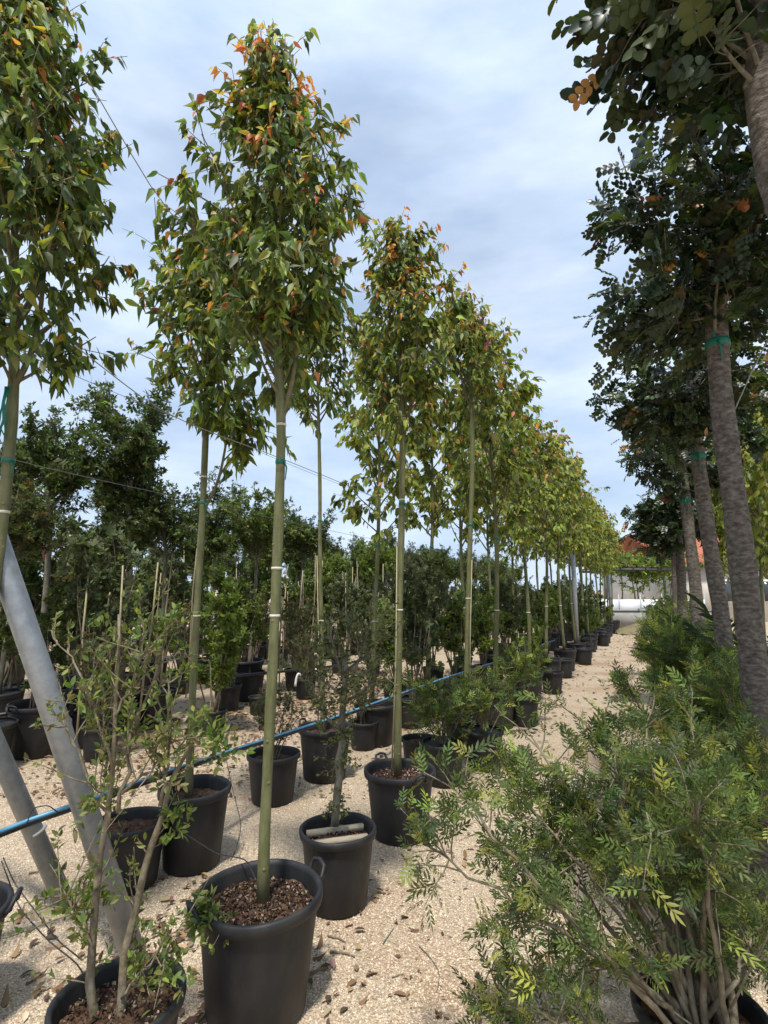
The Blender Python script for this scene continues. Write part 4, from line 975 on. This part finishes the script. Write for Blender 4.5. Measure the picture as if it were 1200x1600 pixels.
# the nearest one stands out of the frame; its crown reaches in
carob('dark tree with the largest round leaves, its crown hanging over the path', 2.0, [(1400, 1700), (1360, 1000), (1300, 600), (1235, 310), (1200, 200), (1192, 80), (1190, -100)], [.09, .085, .08, .075, .065, .05],
      (1160, -20, .05), (.78, .6, .46), np.random.default_rng(5), 34, 8, 3.0, .18, 300, sides=20)
carob('leaning rough-barked tree with a dark crown, second behind the thickest trunk', 4.95, [(1145, 1270), (1138, 1080), (1128, 960), (1117, 900), (1101, 800), (1089, 700), (1080, 640), (1075, 580)], [.070, .060, .055, .050, .045],
      (1085, 615, .1), (.76, .68, .56), RC, 34, 8, 3.6, .135, 100, tie=.70)
carob('rough-barked tree with a dark crown, third behind the thickest trunk', 7.3, [(1100, 1140), (1090, 950), (1083, 880), (1073, 800), (1066, 740), (1062, 690)], [.07, .06, .055, .05],
      (1066, 700, .1), (.58, .55, .6), RC, 30, 8, 4.0, .125, 0, 'carob_far', tie=.66)
carob('slim rough-barked tree with a rounded grey-green crown, fourth behind the thickest trunk', 10.0, [(1070, 1090), (1066, 930), (1062, 860), (1055, 810), (1050, 790)], [.075, .06, .055, .05],
      (1044, 815, .1), (.50, .5, .50), RC, 34, 9, 5, .13, 0, 'carob_far', tie=.62)
carob('rough-barked tree with a small dark crown, fifth behind the thickest trunk', 13.5, [(1060, 1040), (1056, 920), (1054, 860), (1052, 820)], [.07, .06, .05],
      (1050, 815, .1), (.5, .5, .5), RC, 22, 7, 4, .12, 0, 'carob_far')
# yellow-green trees and a palm-like plant behind the right-hand row
for k, (px, Yk, s) in enumerate([(1190, 7.2, .82), (1235, 6.0, .82), (1160, 9.5, .85), (1215, 9.8, .9), (1140, 12.5, .82), (1185, 13.5, .9), (1125, 17, .85)]):
    Yk = W(Yk); q = at(px, 900, Yk); put_slender(q[0], Yk, (k + 1) % 4, s, 'slender yellow-green tree behind the rough-barked row', 'yellow-green trees behind the rough-barked row'); far_pot(q[0], Yk, 0)
q = atW(1215, 1000, 5.3)
pr = thing('cycad', 'dark plant with stiff feathery fronds behind the thickest trunk', 'plant', (q[0], W(5.3), 0))
m = MB(); m.tube([(0, 0, 0), (0, 0, .35), (0, 0, .9)], [.11, .12, .1], 10, lump=.3, rng=RC); link('trunk', m.mesh('trunk', 'carob_bark'), pr)
tp = pinnate(20, .30, .13, LN, 62, True, .02, .05, .1, .12, 3)
fme = raw_mesh('frond', tp[0] * np.array([1, 1, 2.6]), [a for f in tp[1] for a in f], [len(f) for f in tp[1]], 'leaf', cols=np.repeat(np.array([(.035, .06, .02)]), len(tp[0]), 0))
for k in range(24):
    o = link('frond', fme, pr, (0, 0, .9)); o.rotation_euler = (R(random.uniform(8, 65)), 0, k * 2.4); o.scale = (.9,) * 3

# ================================================================== supports, wires, pipes
def support(label, base, top, r=.052):
    base = np.array(base); top = np.array(top); d = top - base
    t = thing('trellis_support', label, 'support', base)
    m = MB(); m.tube([(0, 0, -.04), tuple(d * .5), tuple(d)], r, 28); link('brace', m.mesh('brace', 'steel'), t)
    pz = np.array([d[0] - .04, d[1] - .10, 0]); m = MB(); m.tube([pz + [0, 0, -.1 - 0], pz + [0, 0, d[2] * .5], pz + [0, 0, d[2] + .12]], r, 28); link('post', m.mesh('post', 'steel'), t)
    m = MB(); a = d * .985; m.tube([a - nrm(d) * .03, a + nrm(d) * .03], r * 1.15, 20); link('clamp', m.mesh('clamp', 'steel'), t)
    return t
A = ground(222, 1515); U = atW(22, 930, 2.72); dA = U - A; dA = dA / dA[2]
support('thick galvanised steel brace leaning behind the twiggy shrub', A, A + dA * 2.75)
B = ground(108, 1412); U = atW(5, 1185, 3.5); dB = U - B; dB = dB / dB[2]
tb = support('galvanised steel brace beside the thicker one, with a wire band around it', B, B + dB * 2.7, .048)
q = dB * .42; m = MB(); m.tube([q - nrm(dB) * .006, q + nrm(dB) * .006], .051, 20); link('wire_band', m.mesh('wire_band', 'tape_white'), tb)
for px, Y, lab in [(899, 19.3, 'grey steel post among the front-row trees along the path'), (954, 38.5, 'grey steel post near the far end of the front row')]:
    Y = W(Y); q = at(px, 950, Y); m = MB(); m.tube([(0, 0, 0), (0, 0, 1.5), (0, 0, 2.95)], .055, 14); m.box((0, 0, 2.96), (.12, .12, .03))
    o = link('steel_post', m.mesh('steel_post', 'steel')); o.location = (q[0], Y, 0); tag(o, lab, 'post')
def wire(label, pts, r=.0017, mat='wire', name='trellis_wire', catg='wire', n=40, group=None):
    P = curve_through(pts, n); m = MB(); m.tube(P, r, 5); o = link(name, m.mesh(name, mat)); return tag(o, label, catg, group)
def row2_x(Y): return float(np.interp(Y, [W(v) for v in (1.2, 2.62, 4.35, 6.5, 8.7, 11, 40)], [-1.75, b4[0] + .1, b5[0] + .05, b6[0] - .02, row1_x(W(8.7)) - 1.15, row1_x(W(11)) - 1.15, row1_x(W(40)) - 1.15]))
Ys_ = [W(v) for v in (1.3, 2.0, 2.8, 3.8, 4.9, 6.2, 7.6, 10, 14, 19.3)]
T1z = atW(437, 722, 2.8)[2]
wire('thin wire tied to the stems of the front row at the green tapes', [(row1_x(y) + (.03 if y > 2.1 else -.12) + (.0), y - .035, T1z + .004 * y) for y in Ys_])
wire('thin upper wire passing through the crowns of the front row', [(row1_x(y) - (.0 if y > 2.1 else .15), y - .03, atW(265, 410, 2.3)[2] + .0 * y) for y in Ys_])
T2z = atW(11, 720, 2.62)[2]
wire('thin wire tied to the stems of the second row', [(row2_x(y), y - .04, T2z) for y in [W(v) for v in (1.3, 2.62, 4.35, 6.5, 8.7, 11, 15, 19.3)]])
wire('thin upper wire above the ties of the second row', [(row2_x(y), y - .04, 2.8) for y in [W(v) for v in (1.3, 2.62, 4.35, 6.5, 8.7, 11, 15, 19.3)]])
wire('wire rising to the right from the green tape of the thickest trunk', [atW(1148, 640, 3.36), atW(1175, 580, 3.3), atW(1215, 500, 3.2), atW(1300, 330, 3.0)], .004)
# pipes
def pipe(label, pts, r, stripe=None, n=60):
    P = curve_through(pts, n); t = thing('irrigation_pipe', label, 'pipe', (0, 0, 0)); m = MB(); m.tube(P, r, 12); link('tube', m.mesh('tube', 'pipe_black'), t)
    if stripe: m = MB(); m.tube(P + np.array([-.0, -r * .55, r * .55]), r * .55, 8); link('stripe', m.mesh('stripe', 'pipe_blue'), t)
    return t
pipe('black irrigation pipe with a pale blue top running behind the front row', [atW(-60, 1326, 3.12), atW(60, 1279, 3.26), atW(145, 1251, 3.42), atW(270, 1205, 4.2), atW(400, 1162, 5.3), atW(530, 1120, 6.2), atW(690, 1062, 9.0), (row1_x(10) - .6, 10, .5), (row1_x(14) - .6, 14, .45)], .02, True)
pipe('black irrigation pipe low along the near edge of the far rows', [atW(-60, 1127, 7.0), atW(90, 1102, 7.6), atW(180, 1084, 8.3), atW(290, 1064, 9.3), (row_xy(5.6, 10.5), 10.5, .3), (row_xy(5.6, 16), 16, .3)], .022)
def drip(label, pts, r=.0028): wire(label, pts, r, 'pipe_black', 'drip_tube', 'tube', 24)
drip('thin black drip tube looping over the blue pipe at the braces', [atW(40, 1290, 3.22), atW(52, 1262, 3.2), atW(75, 1258, 3.2), atW(92, 1270, 3.25)])
drip('thin black drip tube sagging from the pipe end down to the twiggy shrub', [atW(5, 1340, 3.05), atW(22, 1380, 3.0), atW(60, 1430, 2.9), atW(90, 1470, 2.75), atW(128, 1500, 2.5)])
drip('lower thin black drip tube sagging toward the twiggy shrub pot', [atW(2, 1345, 3.02), atW(30, 1420, 2.95), atW(75, 1470, 2.75), atW(120, 1505, 2.4), atW(135, 1530, 2.3)])
drip('thin black drip tube hanging between the dusty pot and the largest pot', [atW(262, 1285, 4.1), atW(300, 1310, 3.7), atW(340, 1335, 3.3), atW(385, 1342, 3.0), atW(400, 1375, 2.8)])
drip('thin black drip tube curling from the blue pipe onto the gravel beside the nearest stem', [atW(352, 1180, 5.0), atW(365, 1240, 4.8), atW(378, 1290, 4.6), atW(368, 1330, 4.4), ground(360, 1345)])

# ================================================================== bits lying on the path
RB = np.random.default_rng(4)
def flat_leaf(px, py, s, col, lab, gp):
    q = ground(px, py); V, F = TPL['ovate'][1]; me = raw_mesh('dry_leaf', V * np.array([1, 1, -1.6]), [a for f in F for a in f], [len(f) for f in F], 'litter', cols=np.repeat(np.array([col]), len(V), 0))
    o = link('dry_leaf', me, None, (q[0], q[1], .012)); o.scale = (s,) * 3; o.rotation_euler = (RB.normal(0, .15), RB.normal(0, .2), RB.random() * 6.28); tag(o, lab, 'leaf', gp)
for px, py, s in [(30, 1445, .10), (70, 1485, .09), (40, 1540, .09), (80, 1550, .08), (15, 1500, .07), (652, 1385, .06), (745, 1520, .07), (770, 1530, .06), (735, 1535, .06), (655, 1455, .06), (620, 1440, .05), (570, 1535, .05), (495, 1485, .08), (488, 1500, .07), (560, 1570, .05), (600, 1345, .04), (690, 1585, .06), (10, 1575, .08), (100, 1580, .07)]:
    flat_leaf(px, py, s, [(.22, .13, .07), (.14, .085, .05), (.28, .18, .10)][RB.integers(0, 3)], 'dry brown leaf lying on the pale gravel', 'dry leaves on the gravel')
def twig(px0, py0, px1, py1, r, lab, bend=.01, mat='shrub_bark'):
    a, b = ground(px0, py0, r + .004), ground(px1, py1, r + .004); d = b - a; side = np.array([-d[1], d[0], 0])
    P = curve_through([a, a + d * .33 + side * bend * 6, a + d * .66 + side * bend * 8, b], 10); m = MB(); m.tube(P, np.linspace(r, r * .5, 10), 6, lump=.2, rng=RB); o = link('twig', m.mesh('twig', mat)); tag(o, lab, 'twig')
twig(655, 1478, 682, 1550, .003, 'long curved thin twig lying on the gravel path', .02)
twig(515, 1487, 555, 1494, .006, 'short thick brown stick lying on the gravel beside the pot with battens')
twig(512, 1462, 540, 1472, .005, 'small brown stick lying on the gravel against the pot with battens')
twig(480, 1524, 512, 1512, .008, 'pale thick stick lying against the foot of the largest pot')
twig(598, 1475, 615, 1450, .0025, 'short piece of green tape lying on the gravel path', 0, 'tape_green')
twig(612, 1527, 632, 1522, .003, 'thin short twig lying on the middle of the gravel path')
twig(45, 1364, 72, 1362, .006, 'greyish stick lying on the gravel between the two braces')
